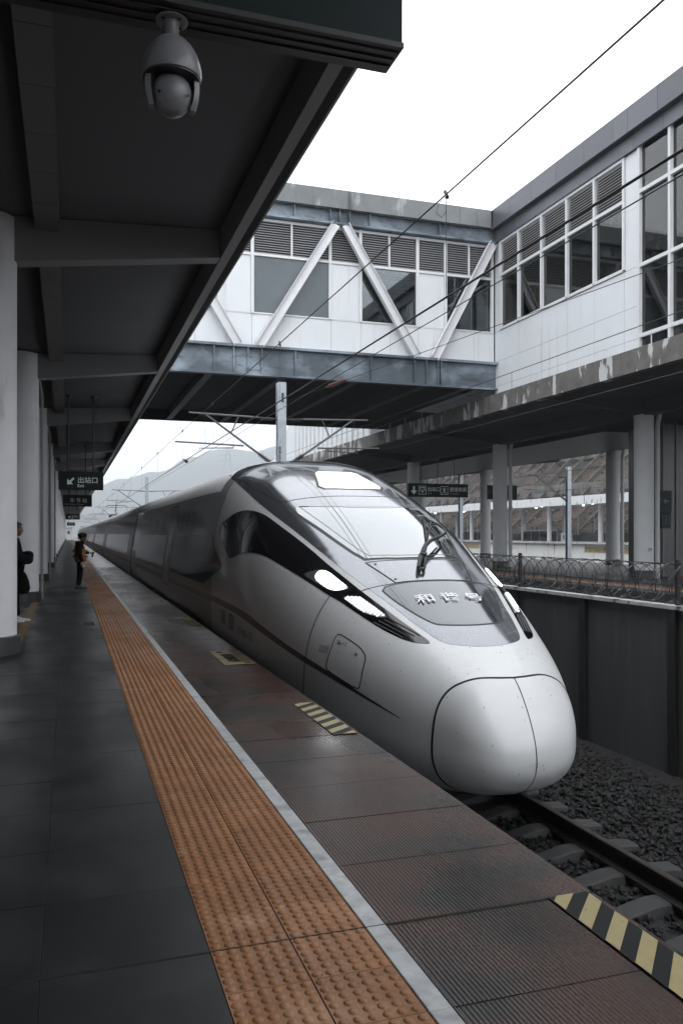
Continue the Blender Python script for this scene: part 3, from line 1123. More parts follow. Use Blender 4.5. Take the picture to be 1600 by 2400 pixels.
patch('nose_grey_panel', GREY, M['roofgrey'], train, .003, .08)
for sd in (False, True):
    s1 = 1 if sd else -1
    bd = patch('side_window_band', BAND, M['bandblack'], train, .004, .07, mirror=sd)
    gl = patch('headlamp', UPL, M['chrome'], train, .008, .035, 2, mirror=sd)
    patch('bulb', UPB, M['lampon'], gl, .013, .035, 2, mirror=sd)
    gl = patch('headlamp', LOL, M['chrome'], train, .008, .035, 1, mirror=sd)
    led = patch('bulb', [(8.50 + (q[0] - 8.50) * .93, -.224 + (q[1] + .224) * .90) for q in LOL], M['lampback'], gl, .013, .03, 1, mirror=sd)
    # small lenses of the lower lamp
    for i in range(15):
        for j in range(8):
            Y, a = 8.22 + i * .043, -.2075 - j * .0058 - i * .0009
            if inside((Y, a), [(8.50 + (q[0] - 8.50) * .90, -.224 + (q[1] + .224) * .84) for q in LOL]):
                a *= -s1
                p, n_ = S(Y, a), SN(Y, a)
                MB().cyl(p + n_ * .012, p + n_ * .020, .0145, .009, 8).build('lens', M['lampled'], gl)
    # cooling ribs at the tip of the band
    mm = MB()
    for k in range(4):
        pts = []
        for i in range(9):
            t = i / 8
            Y = 8.22 - t * .42 - k * .03
            a = (-.2405 + k * .0125) + t * (.020 + k * .001)
            a *= -s1
            pts.append(S(Y, a) + SN(Y, a) * .007)
        mm.tube(pts, .006, 5)
    mm.build('band_rib', mat('band_rib_black', (.02, .02, .021), .4) if not sd else bpy.data.materials['band_rib_black'], bd)
    seam('band_divider', [(11.75 + .0, s1 * .256), (12.0, s1 * .30), (12.05, s1 * .34), (12.03, s1 * .366)], .012, M['rubber'], bd, .0055)
    seam('nose_seam', [(8.655, 0), (8.655, s1 * .112), (8.69, s1 * .1586), (8.745, s1 * .200)], .012, M['seam'], train, .0045)
    seam('nose_seam', [(9.03, s1 * .262), (9.015, s1 * .29), (9.015, s1 * .33), (9.02, s1 * .3603), (9.045, s1 * .417), (9.075, s1 * .455), (9.085, s1 * .486), (9.11, s1 * .538), (9.11, s1 * .62)], .014, M['seam'], train)
    hp = patch('access_hatch', ACC, M['silver'], train, .003, .05, 1, mirror=sd)
    seam('hatch_gap', [(q[0], q[1] * -s1) for q in ACC], .012, M['seam'], hp, .0045, closed=True)
    for Y, a in ((8.476, .342), (8.172, .342)):
        p, n_ = S(Y, s1 * a), SN(Y, s1 * a)
        lt = MB().cyl(p, p + n_ * .010, .022, .020, 14).cyl(p + n_ * .008, p + n_ * .020, .010, .006, 8).build('latch', M['latch'], hp, smooth=True)
    # navy stripe
    up = [(7.36, .4603), (7.666, .4475), (8.001, .4415), (8.297, .4375), (8.585, .4375), (9.075, .4431), (9.503, .450), (10.0, .4560), (10.413, .4603), (11.347, .4707), (11.837, .4800), (12.607, .4914), (13.564, .4983), (14.685, .5035), (16.0, .5040), (20.4, .5050), (32.7, .505)]
    lo = [(32.7, .529), (20.4, .529), (16.0, .525), (14.685, .5235), (13.027, .5140), (12.125, .4990), (11.611, .4925), (10.942, .4845), (10.102, .4745), (9.549, .4665), (9.075, .4600), (8.577, .4520), (8.001, .4500), (7.6, .4555)]
    poly = [(q[0], q[1] * s1) for q in up + lo]
    patch('navy_stripe', poly, M['stripe'], train, .0025, .09, 1)
    # cab side window and the dark band behind the door
    zt_, zb_ = -.045, -.90
    hexp = [(20.1, a_for_z(20.1, zt_, s1)), (17.5, a_for_z(17.5, zt_, s1)), (14.40, a_for_z(14.4, zt_, s1)), (13.10, a_for_z(13.1, -.50, s1)), (13.17, a_for_z(13.2, -.57, s1)), (14.89, a_for_z(14.9, zb_, s1)), (17.5, a_for_z(17.5, zb_, s1)), (20.1, a_for_z(20.1, zb_, s1))]
    HY = [13.1, 13.13, 13.17] + [13.17 + .215 * k for k in range(1, 9)] + [15.1 + .25 * k for k in range(21)]
    col_panel('driver_side_window', HY, lambda Y: -.50 - (Y - 13.1) * 1.0 if Y < 13.17 else (-.57 - (Y - 13.17) * .1919 if Y < 14.89 else zb_), lambda Y: min(zt_, -.50 + (Y - 13.1) * .35) + .0, M['winblack'], train, .004, s1)
    # the first door: two leaves' gaps and a grab recess
    d0 = [(Y_, a_for_z(Y_, z_, s1)) for Y_, z_ in ((20.3, -1.25), (20.3, .66), (21.55, .66), (21.55, -1.25))]
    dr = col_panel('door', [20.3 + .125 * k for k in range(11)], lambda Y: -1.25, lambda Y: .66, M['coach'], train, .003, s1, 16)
    seam('door_gap', d0, .02, M['seam'], dr, .0045, closed=True, smooth_it=0)
    patch('door_window', [(Y_, a_for_z(Y_, z_, s1)) for Y_, z_ in ((20.65, -.70), (20.65, .15), (21.2, .15), (21.2, -.70))], M['winblack'], dr, .0055, .1, 1)
    col_panel('window_band', [21.75 + .5 * k for k in range(19)], lambda Y: zb_, lambda Y: zt_, M['winblack'], train, .004, s1)
    # louvres low on the skirt
    for Y0, n_l in ((13.0, 7), (12.35, 8)):
        mm = MB()
        for k in range(n_l):
            z0 = -1.21 - k * .03
            for Yq in (Y0,):
                p0 = S(Yq, a_for_z(Yq, z0, s1)) + Vector((s1 * .003, 0, 0))
                p1 = S(Yq - .34, a_for_z(Yq - .34, z0, s1)) + Vector((s1 * .003, 0, 0))
                mm.bar(p0, p1, .012, .010)
        mm.build('skirt_louvre', M['seam'], train)
    # small placard and red door lamp
    for Yq in (24.5,):
        patch('placard', [(Y_, a_for_z(Y_, z_, s1)) for Y_, z_ in ((Yq, .05), (Yq, .38), (Yq + .42, .38), (Yq + .42, .05))], M['darktext'], train, .003, .15, 0)
        patch('placard', [(Y_, a_for_z(Y_, z_, s1)) for Y_, z_ in ((Yq + .04, .09), (Yq + .04, .34), (Yq + .38, .34), (Yq + .38, .09))], M['yellow'], train, .0055, .15, 0)

# roof cap, roof lamp, windscreen, hatch, hood
CAPL = [(15.03, -.2121), (13.96, -.2276), (13.269, -.2276), (12.724, -.2241), (12.327, -.219), (11.961, -.2138), (11.60, -.2060), (11.50, -.1950), (11.43, -.1776), (11.284, -.1397), (11.199, -.100), (11.145, -.050), (11.137, 0)]
seam('roof_panel_seam', CAPL + [(y_, -a_) for y_, a_ in reversed(CAPL[:-1])], .010, M['seam'], train, .0055)
TL = [(12.43, -.064), (12.42, 0), (12.43, .064), (12.05, .075), (11.50, .100), (11.44, .03), (11.44, -.03), (11.50, -.100), (12.05, -.075)]
TL = [(12.46, -.066), (12.44, -.03), (12.44, .03), (12.46, .066), (12.0, .082), (11.50, .102), (11.43, .04), (11.42, 0), (11.43, -.04), (11.50, -.102), (12.0, -.082)]
rl = patch('roof_lamp', TL, M['rubber'], train, .0055, .06, 1)
patch('bulb', [(11.95 + (q[0] - 11.95) * .93, q[1] * .92) for q in TL], M['lampwarm'], rl, .009, .06, 1)
WSL = [(11.25, -.2030), (11.051, -.169), (10.903, -.1328), (10.763, -.0672), (10.73, 0)]
WSR = [(9.19, 0), (9.191, -.0552), (9.23, -.0966), (9.277, -.1345), (9.503, -.1483), (9.861, -.1621), (10.397, -.1793), (10.732, -.190)]
half = WSL + WSR
WS = WSL + [(y_, -a_) for y_, a_ in reversed(WSL[:-1])] + [(y_, -a_) for y_, a_ in reversed(WSR[1:])] + WSR
wf = patch('windscreen_frame', WS, M['rubber'], train, .0055, .07, 0)
WG = [(10.05 + (q[0] - 10.05) * .965, q[1] * .955) for q in WS]
wg = patch('windscreen', WG, M['winglass'], train, .010, .06, 0, lip=.0)
WI = [(10.05 + (q[0] - 10.05) * .90, q[1] * .86) for q in WS]
seam('frit_line', WI, .008, mat('frit_grey', (.16, .165, .17), .4), wg, .0125, closed=True, smooth_it=0)
HB_ = [(9.165, 0), (9.165, -.0552), (9.19, -.100), (9.222, -.1365), (8.90, -.122), (8.665, -.1115), (8.655, -.0638), (8.655, 0)]
HBF = HB_ + [(y_, -a_) for y_, a_ in reversed(HB_[1:-1])]
hh = patch('wiper_hatch', HBF, M['roofgrey'], train, .0055, .06, 0)
seam('hatch_gap', HBF, .016, M['seam'], hh, .0065, closed=True, smooth_it=0)
for Y, a in ((9.14, -.118), (9.14, .118), (8.74, -.104), (8.74, .104)):
    p, n_ = S(Y, a), SN(Y, a)
    MB().cyl(p + n_ * .004, p + n_ * .011, .016, .015, 12).build('bolt', M['rubber'], hh, smooth=True)
HD = [(8.64, -.1585), (8.413, -.1552), (8.227, -.1475), (8.048, -.1375), (7.90, -.126), (7.806, -.1138), (7.765, -.0983), (7.725, -.0569), (7.71, 0)]
HDF = HD + [(y_, -a_) for y_, a_ in reversed(HD[:-1])] + [(8.635, .10), (8.635, 0), (8.635, -.10)]
hd = patch('hood_panel', HDF, M['hoodgrey'], train, .0055, .06, 1)
seam('hood_rim', HDF, .020, M['rubber'], hd, .0065, closed=True, smooth_it=1)
# nose cover split in two leaves
CV = [(6.885, 0), (6.895, -.06), (6.921, -.1052), (6.960, -.150), (6.995, -.2062), (7.022, -.2462), (7.036, -.2862), (7.044, -.3397), (7.047, -.4086), (7.052, -.4603), (7.059, -.5138), (7.064, -.6241), (7.07, -.7172), (7.05, -.7931), (6.987, -.8638), (6.93, -.93), (6.90, -1.0)]
seam('nose_cover_gap', CV, .022, M['seam'], train, .003, .03)
seam('nose_cover_gap', [(y_, -a_) for y_, a_ in CV], .022, M['seam'], train, .003, .03)
seam('nose_split', [(6.885, .0), (6.82, 0), (6.74, 0), (6.67, 0), (6.60, 0), (6.55, 0), (6.52, 0), (6.50, 0.0), (6.487, 0)], .009, M['seam'], train, .002, .02)
cc = [S(q, 1.0 - 1e-6) for q in (6.487, 6.50, 6.52, 6.55, 6.60, 6.66, 6.72, 6.80, 6.90)]
MB().tube([Vector((XT, 6.492, -1.95)), Vector((XT, 6.480, -2.0)), Vector((XT, 6.477, -2.05)), Vector((XT, 6.480, -2.10))] + [p + Vector((0, -.001, .001)) for p in cc], .0045, 6).build('nose_split', M['seam'], train)

# lettering on the hood, wrapped on the skin


def wrap_text(name, body, size, mt, parent, place, sx=1.0, bold=0.0, align='CENTER'):
    me = text_mesh(body, size, 0.0, bold, align)
    for vv in me.vertices:
        vv.co = place(vv.co.x * sx, vv.co.y)
    me.materials.clear()
    me.materials.append(mt)
    return link(name, me, parent)


def on_hood(x, y):
    Y = 8.195 + y * .93
    a = a_for_x(Y, x)
    return S(Y, a) + SN(Y, a) * .024


for ch, cx in (('和', -.295), ('谐', .0), ('号', .285)):
    wrap_text('hood_character', ch, .185, M['whitetext'], hd, lambda x, y, c=cx: on_hood(x + c, y), 1.22, .0020)


def on_side(y0, z0):
    def p(x, y):
        Y, z_ = y0 - x, z0 + y
        a = a_for_z(Y, z_, -1)
        return S(Y, a) + SN(Y, a) * .005
    return p


for k, ch in enumerate('和谐号'):
    wrap_text('side_character', ch, .42, M['darktext'], train, on_side(19.85 - k * .78, .10), 1.0, .004)
# maker's oval emblem after the characters
m = MB()
pp = on_side(17.45, .26)
ring = []
for k in range(28):
    t = 2 * pi * k / 28
    ring += [pp(.20 * cos(t), .20 * sin(t)), pp(.165 * cos(t), .165 * sin(t))]
m.add(ring, [(2 * k, (2 * k + 2) % 56, (2 * k + 3) % 56, 2 * k + 1) for k in range(28)])
m.add([pp(-.02, -.24), pp(.02, -.24), pp(.02, .17), pp(-.02, .17)], [(0, 1, 2, 3)])
m.add([pp(-.09, -.27), pp(.09, -.27), pp(.09, -.235), pp(-.09, -.235)], [(0, 1, 2, 3)])
m.build('side_emblem', M['darktext'], train, recalc=False)
wrap_text('car_number', 'CRH380D-1572', .135, M['darktext'], train, on_side(11.25, -1.43), 1.0, .001)
wrap_text('hatch_note', '外接电源\n转换开关', .045, M['darktext'], train, on_side(8.71, -1.27), 1.0, .0)
wrap_text('hatch_plate', '|注沙口|', .042, M['darktext'], train, on_side(8.43, -1.20), 1.0, .0)

# --- wiper
wp = MB()


def SO(Y, a, o):
    return S(Y, a) + SN(Y, a) * o


pv = SO(9.13, .010, .02)
wp.cyl(SO(9.12, .012, .0), SO(9.12, .012, .12), .045, .04, 12)
wp.tube([SO(9.14, .012, .10), SO(9.26, .028, .15), SO(9.40, .055, .15), SO(9.60, .098, .13), SO(9.78, .127, .12), SO(9.95, .137, .11), SO(10.10, .131, .10), SO(10.22, .122, .08)], [.030, .028, .024, .020, .018, .017, .016, .014], 8)
wp.tube([SO(9.10, .0, .09), SO(9.24, .020, .13), SO(9.38, .045, .13), SO(9.55, .082, .11), SO(9.7, .108, .10)], .013, 6)
wp.build('wiper', M['rubber'], train, smooth=True)
wp = MB()
wp.tube([SO(9.62, .068, .03), SO(9.9, .088, .03), SO(10.2, .108, .03), SO(10.45, .124, .03)], .014, 6)
wp.tube([SO(9.65, .072, .05), SO(10.0, .105, .07), SO(10.2, .122, .08), SO(10.42, .122, .05)], .012, 6)
wp.tube([SO(10.1, .131, .10), SO(10.15, .112, .04)], .012, 6)
wp.build('wiper_blade', M['rubber'], train, smooth=True)
wp = MB()
wp.tube([SO(9.16, .010, .06), SO(8.98, -.012, .10), SO(8.84, -.030, .07)], [.035, .03, .02], 8)
wp.tube([SO(9.14, .018, .05), SO(8.98, .004, .09), SO(8.86, -.010, .05)], [.025, .02, .016], 8)
wp.cyl(SO(8.84, -.030, .05), SO(8.84, -.012, .05), .022, .022, 10)
wp.build('wiper_mount', M['rubber'], train, smooth=True)

# --- coaches behind the cab car
prof = [S(30, -1 + 2 * k / 96) for k in range(96)]


def coach_mb(y0, y1, scale=1.0):
    m = MB()
    cz = -.65
    v = []
    for Y in (y0, y1):
        for p in prof:
            v.append((XT + (p.x - XT) * scale, Y, cz + (p.z - cz) * scale))
    n = len(prof)
    f = [(k, (k + 1) % n, n + (k + 1) % n, n + k) for k in range(n)] + [tuple(range(n - 1, -1, -1)), tuple(range(n, 2 * n))]
    return m.add(v, f)


def zx(z):
    a = a_for_z(30, z, -1)
    return S(30, a).x


Y0 = 33.25
LC = 24.6
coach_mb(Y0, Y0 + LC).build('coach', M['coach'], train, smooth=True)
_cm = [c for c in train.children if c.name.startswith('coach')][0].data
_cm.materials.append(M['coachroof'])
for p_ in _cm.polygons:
    if p_.center.z > .70: p_.material_index = 1  # sky light painted on the coach tops
coach0 = train.children[-1] if train.children[-1].name.startswith('coach') else [c for c in train.children if c.name.startswith('coach')][0]


def side_strip(z0, z1, y0, y1, off, side):
    zs_ = [z0 + (z1 - z0) * k / 5 for k in range(6)]
    v = []
    for q in zs_:
        x = zx(q) - off
        x = x if side < 0 else 2 * XT - x
        v += [(x, y0, q), (x, y1, q)]
    f = [(2 * k, 2 * k + 1, 2 * k + 3, 2 * k + 2) for k in range(5)]
    x0 = zx(z0) + .02
    return v, f


subs = []
for side in (-1, 1):
    m = MB()
    m.add(*side_strip(-.90, -.045, Y0 + 2.2, Y0 + LC - 2.2, .004, side))
    subs.append(m.build('window_band', M['winblack'], coach0, recalc=False))
    m = MB()
    m.add(*side_strip(-1.165, -1.075, Y0 + .02, Y0 + LC - .02, .003, side))
    subs.append(m.build('navy_stripe', M['stripe'], coach0, recalc=False))
    for yd in (Y0 + .75, Y0 + LC - 1.65):
        m = MB()
        m.add(*side_strip(-1.25, .66, yd, yd + .9, .0035, side))
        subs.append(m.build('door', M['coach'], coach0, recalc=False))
        m = MB()
        for ya in (yd, yd + .885):
            m.add(*side_strip(-1.25, .66, ya, ya + .018, .006, side))
        m.add(*side_strip(-.6, .05, yd + .28, yd + .62, .007, side))
        subs.append(m.build('door_window', M['winblack'], coach0, recalc=False))
Y0b = Y0
for k in range(1, 8):
    c = coach0.copy()
    COL.objects.link(c)
    c.location = (0, k * 25.1, 0)
    for s_ in subs:
        d = s_.copy()
        COL.objects.link(d)
        d.parent = c
for k in range(8):
    ya = 32.8 + k * 25.1 if k else 32.78
    coach_mb(32.79 + k * 25.1, Y0 + .01 + k * 25.1, .955).build('gangway', M['rubber'], train, smooth=True)
m = MB()
m.box(XT - 1.35, XT + 1.35, 9.5, 232, HB + .12, -2.45)
m.build('underframe', M['underframe'], train)
wm = MB()
for s_ in (-1, 1):
    x = XT + s_ * .7535
    wm.cyl((x - .065, 0, 0), (x + .065, 0, 0), .43, .43, 28)
wm.cyl((XT - .75, 0, 0), (XT + .75, 0, 0), .09, .09, 12)
wme = wm.mesh('wheelset', M['darksteel'], smooth=True)
for Y in (12.2, 14.7, 28.0, 30.5):
    link('wheelset', wme, train, (0, Y, HB + .43))
# roof gear far back: pantograph folded on the third coach
m = MB()
for s_ in (-.5, .5):
    m.cyl((XT + s_, 74, 1.30), (XT + s_, 74, 1.62), .06, .05, 10)
    m.cyl((XT + s_, 76.5, 1.30), (XT + s_, 76.5, 1.62), .06, .05, 10)
m.tube([(XT - .5, 74, 1.62), (XT + .5, 74, 1.62), (XT + .5, 76.5, 1.62), (XT - .5, 76.5, 1.62), (XT - .5, 74, 1.62)], .035, 6)
m.tube([(XT, 74, 1.64), (XT, 76.8, 2.0), (XT, 74.4, 2.4)], .05, 6)
m.tube([(XT - .9, 74.4, 2.3), (XT - .7, 74.4, 2.42), (XT + .7, 74.4, 2.42), (XT + .9, 74.4, 2.3)], .03, 6)
m.build('pantograph', M['darksteel'], train, smooth=True)

# ================================================================== PANEL FENCE BETWEEN THE TRACKS
# stands at X = 7.6 with razor wire along its top
fn = thing('panel_fence', (7.62, 0, -3.3), 'dark metal panel fence with a pale coping between the two tracks', 'fence')
FZ = -.97
POSTS = [on_x(u, 1500, 7.58).y for u in (1262, 1354, 1467, 1592)]
dP = 2.0
ps = []
y = POSTS[-1]
y0p = y - 4 * dP
k = 0
yy = y0p
while yy < 120:
    ps.append(yy)
    yy += dP
pm = MB().box(7.50, 7.54, 0, .14, -3.25, FZ - .03).box(7.54, 7.66, .05, .09, -3.25, FZ - .03).box(7.66, 7.70, 0, .14, -3.25, FZ - .03).mesh('post', M['fencepost'])
wm = MB().box(7.585, 7.625, .10, dP + .04, -3.25, FZ - .04).mesh('panel', M['fence'])
for yy in ps:
    link('post', pm, fn, (7.62, yy, -3.3)).matrix_parent_inverse = Matrix.Translation((-7.62, 0, 3.3)) @ Matrix.Translation((-7.62, 0, 3.3)) if False else Matrix.Translation((-7.62 - 7.62, 0, 3.3 + 3.3))
    link('panel', wm, fn, (7.62, yy, -3.3)).matrix_parent_inverse = Matrix.Translation((-7.62 - 7.62, 0, 3.3 + 3.3))
cp = MB()
for i in range(len(ps) - 1):
    cp = MB().box(7.50, 7.72, ps[i] + .008, ps[i + 1] - .008, FZ - .03, FZ + .02)
    cp.build('coping_stone', M['coping'], fn)
m = MB()
for i in range(0, len(ps), 2):
    m = MB().bar((7.61, ps[i] + .07, FZ + .02), (7.61, ps[i] + .07, FZ + .62), .05, .05, (0, 1, 0))
    m.build('wire_post', M['fencepost'], fn)
# razor wire coils
rz = thing('razor_wire', (7.61, 0, FZ), 'coils of barbed razor wire along the top of the dark panel fence', 'razor wire')
RR = .255
for seg in range(3):
    a0, a1 = [(4, 26), (26, 60), (60, 118)][seg]
    stp = 18 if seg == 0 else 10
    pitch = .165 if seg == 0 else .24
    turns = (a1 - a0) / pitch
    pts = []
    bars = MB()
    rr_ = random.Random(seg)
    ph = 0
    for i in range(int(turns * stp)):
        t = i / stp
        Y = a0 + t * pitch
        if i % stp == 0:
            jr, jx = rr_.uniform(-.02, .02), rr_.uniform(-.03, .03)
            ph = rr_.uniform(-.06, .06)
        an = 2 * pi * t + ph
        pts.append((7.61 + jx * .5 + (RR + jr) * cos(an), Y + .10 * sin(an * .5), FZ + .05 + RR + (RR + jr) * sin(an)))
    m = MB().tube(pts, .0065 if seg == 0 else .009, 4)
    o = m.build('coil', M['razor'], rz, smooth=False, recalc=False)
    o['kind'] = 'stuff'
    for i in range(0, len(pts) - 1, 2 if seg == 0 else 3):
        p = Vector(pts[i])
        d = Vector((rr_.uniform(-1, 1), rr_.uniform(-1, 1), rr_.uniform(-1, 1))).normalized() * .026
        e2 = Vector((pts[i + 1][0] - p.x, pts[i + 1][1] - p.y, pts[i + 1][2] - p.z)).normalized() * .024
        bars.add([p - d, p + e2, p + d, p - e2], [(0, 1, 2, 3)])
    o = bars.build('barbs', M['barb'], rz, recalc=False)
    o['kind'] = 'stuff'
for z, x in ((FZ + .055 + 2 * RR, 7.61), (FZ + .06, 7.42), (FZ + .3, 7.36)):
    MB().tube([(x, 3, z), (x, 118, z)], .010, 4).build('line_wire', M['razor'], rz)

# ================================================================== ISLAND PLATFORM ON THE RIGHT
p2 = tag(thing('island_platform', (15, 0, PT)), 'island platform beyond the panel fence', kind='structure')
p2['kind'] = 'structure'
YS, YN = -38, 200
MB().box(14.95, 27.4, YS, YN, -3.3, PT).build('bed', mat('platform_paving', (.028, .029, .031), .4, noise=(1.4, .25, 7)), p2)
m = MB()
m.add([(15.98, YS, PT + .004), (16.62, YS, PT + .004), (16.62, YN, PT + .004), (15.98, YN, PT + .004)], [(0, 1, 2, 3)])
m.build('tactile_strip', mat('orange_strip', (.26, .12, .055), .5, noise=(3, .25, 5)), p2, recalc=False)
m = MB()
m.add([(15.86, YS, PT + .004), (15.95, YS, PT + .004), (15.95, YN, PT + .004), (15.86, YN, PT + .004)], [(0, 1, 2, 3)])
m.build('white_line', mat('white_line_paint', (.5, .5, .5), .5), p2, recalc=False)

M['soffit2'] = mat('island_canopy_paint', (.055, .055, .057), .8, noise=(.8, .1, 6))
c2 = thing('island_canopy', (19.2, 0, PT), 'concrete canopy on round columns over the island platform with a stained slab edge', 'canopy')
# the slab edge is cast in lengths with open joints
for i, (a, b_) in enumerate([(-14, 5.9), (5.9, 16.4), (16.4, 26.5), (26.5, 30.4), (30.4, 43), (43, 56), (56, 75), (75, 110)]):
    MB().box(14.80, 15.05, a + .012, b_ - .012, 4.45, 5.09).build('slab_edge', M['slabedge'], c2)
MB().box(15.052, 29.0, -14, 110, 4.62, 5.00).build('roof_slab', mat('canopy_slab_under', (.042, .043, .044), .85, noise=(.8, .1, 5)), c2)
Y2A = [3.9, 14.1, 24.3, 34.5, 44.8, 55.1, 65.4, 75.7, 86.0, 96.3]
Y2B = [14.3, 24.6, 35.0, 48.3, 58.6, 68.9, 79.2, 89.5]
cm = MB()
cm.lathe([(.335, .0), (.335, 5.70), (.36, 5.76)], (0, 0, 0), 32)
cmm = cm.mesh('column', stain(mat('right_column_paint', (.52, .53, .545), .6, noise=(2, .05, 5)), (.40, .40, .41), 4, .62, .85), smooth=True)
sk = MB()
sk.lathe([(.36, 0), (.36, .30), (.34, .31)], (0, 0, 0), 32)
skm = sk.mesh('column_base', M['gutter'], smooth=True)
for X, YY in ((19.2, Y2A), (25.8, Y2B)):
    for y in YY:
        c = link('column', cmm, c2, (X, y, PT))
        s_ = bpy.data.objects.new('column_base', skm)
        COL.objects.link(s_)
        s_.parent = c
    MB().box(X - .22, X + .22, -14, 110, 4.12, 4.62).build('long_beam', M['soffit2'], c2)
for y in Y2A:
    m = MB()
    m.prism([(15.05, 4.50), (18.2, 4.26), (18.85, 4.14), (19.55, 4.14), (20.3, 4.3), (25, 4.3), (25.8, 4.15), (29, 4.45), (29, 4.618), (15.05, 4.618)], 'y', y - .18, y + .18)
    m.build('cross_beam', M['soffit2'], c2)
# slatted metal ceiling over the middle of the island platform
slm = MB().box(20.2, 25.3, 0, .16, 4.04, 4.07).mesh('slat', mat('ceiling_slat', (.12, .12, .125), .4, .4))
for k in range(150):
    link('slat', slm, c2, (0, 28 + k * .22, 0)).matrix_parent_inverse = Matrix.Translation((-19.2, 0, 1.6))
# rain pipes
for X, y, sgn in ((19.2, 24.3, 1), (19.2, 34.5, 1), (25.8, 35.0, 1), (19.2, 14.1, 1)):
    r = .34
    MB().tube([(X - 1.1 + 1.05, y - .3, 4.9), (X - .05, y - .3, 4.45), (X + .05, y - .32, 4.36), (X + .30, y - .33, 4.30), (X + .42, y - .30, 4.15), (X + .47, y - .15, 3.9), (X + .47, y - .12, 3.7), (X + .47, y - .12, PT + .02)], .085, 10).build('rain_pipe', mat('rain_pipe_paint', (.46, .47, .48), .5) if 'rain_pipe_paint' not in bpy.data.materials else bpy.data.materials['rain_pipe_paint'], c2, smooth=True)
    MB().box(X + .36, X + .58, y - .14, y - .10, 1.2, 1.24).build('pipe_clamp', M['galv'], c2)
lettering('column_number', '29', .16, M['darktext'], (19.2 - .10, 24.3 - .345, -.62), (1, -.1, 0), (0, 0, 1), c2)
# low rail on the slab edge
m = MB()
m.tube([(14.86, -14, 5.36), (14.86, 110, 5.36)], .008, 4)
m.build('edge_rail', M['galv'], c2)
sp = MB().box(14.85, 14.87, -.01, .01, 5.09, 5.36).mesh('rail_post', M['frame_w'])
for k in range(60):
    link('rail_post', sp, c2, (0, -10 + 1.9 * k, 0)).matrix_parent_inverse = Matrix.Translation((-19.2, 0, 1.6))

# ================================================================== CONCOURSE BUILDING ON THE RIGHT
XW, XF = 15.20, 14.90
cb = thing('concourse_building', (XW, 20, 5.0), 'white panelled concourse building with tall windows above the island platform', 'building')
WB = [27.25, 25.96, 24.46, 22.97, 21.50, 20.09]     # window bay lines
ZS, ZT, ZL = 7.58, 9.55, 10.82                        # sill, transom, head
# white wall panels under and beside the windows
wy = [27.7, 25.96, 24.46, 22.97, 21.5, 20.09, 19.47]
for i in range(len(wy) - 1):
    for z0, z1 in ((5.0, 6.41), (6.41, ZS - .06)):
        MB().box(XW, XW + .12, wy[i + 1] + .006, wy[i] - .006, z0 + .005, z1 - .005).build('wall_panel', M['wall_w'], cb)
for z0, z1 in ((ZS - .06, 9.2), (9.2, ZL + .0)):
    MB().box(XW, XW + .12, 19.476, 20.03, z0 + .005, z1 - .005).build('wall_panel', M['wall_w'], cb)
MB().box(XW, XW + .12, 27.32, 27.7, ZS - .055, ZL).build('wall_panel', M['wall_w'], cb)
MB().box(XW + .13, XW + .2, 16, 28, 5.0, ZS - .08).build('wall_core', M['recess'], cb)
# windows: louvre above, pane below
LV = mat('louvre_slat_white', (.50, .50, .51), .5)
for i in range(5):
    y1, y0 = WB[i], WB[i + 1]
    fr = MB()
    fr.box(XW - .05, XW + .12, y0 - .045, y0 + .045, ZS, ZL)
    wf = fr.build('window_frame', M['frame_w'], cb)
    for z in (ZS - .045, ZT - .045, ZL - .09):
        MB().box(XW - .045, XW + .12, y0 + .046, y1 - .046, z, z + .09).build('frame_rail', M['frame_w'], wf)
    MB().box(XW + .05, XW + .055, y0 + .05, y1 - .05, ZS + .05, ZT - .05).build('pane', M['glass'], wf)
    MB().box(XW + .11, XW + .12, y0 + .05, y1 - .05, ZT + .05, ZL - .09).build('louvre_back', M['louvre_back'], wf)
    m = MB()
    n = 13
    for k in range(n):
        z = ZT + .08 + (ZL - .12 - ZT - .05) * k / n
        m.add([(XW + .0, y0 + .05, z), (XW + .0, y1 - .05, z), (XW + .09, y1 - .05, z + .055), (XW + .09, y0 + .05, z + .055), (XW + .0, y0 + .05, z + .012), (XW + .0, y1 - .05, z + .012)], [(0, 1, 2, 3), (0, 1, 5, 4)])
    o = m.build('louvre_slats', LV, wf, recalc=False)
    o['kind'] = 'stuff'
MB().box(XW - .05, XW + .12, WB[0] - .045, WB[0] + .06, ZS - .04, ZL).build('window_frame', M['frame_w'], cb)
# tall window
TB = [19.42, 18.16, 16.9, 15.64, 14.38, 13.12, 11.86, 10.6]
TZ = [4.6, 5.53, 7.50, 9.57, 10.99]
for i in range(len(TB) - 1):
    wf = MB().box(XW - .05, XW + .12, TB[i] - .05, TB[i] + .05, 4.6, 10.99).build('window_frame', M['frame_w'], cb)
    for j in range(4):
        MB().box(XW - .045, XW + .12, TB[i + 1] + .051, TB[i] - .051, TZ[j + 1] - .05, TZ[j + 1] + .05).build('frame_rail', M['frame_w'], wf)
        MB().box(XW + .05, XW + .055, TB[i + 1] + .052, TB[i] - .052, TZ[j] + .02, TZ[j + 1] - .052).build('pane', M['glass'], wf)
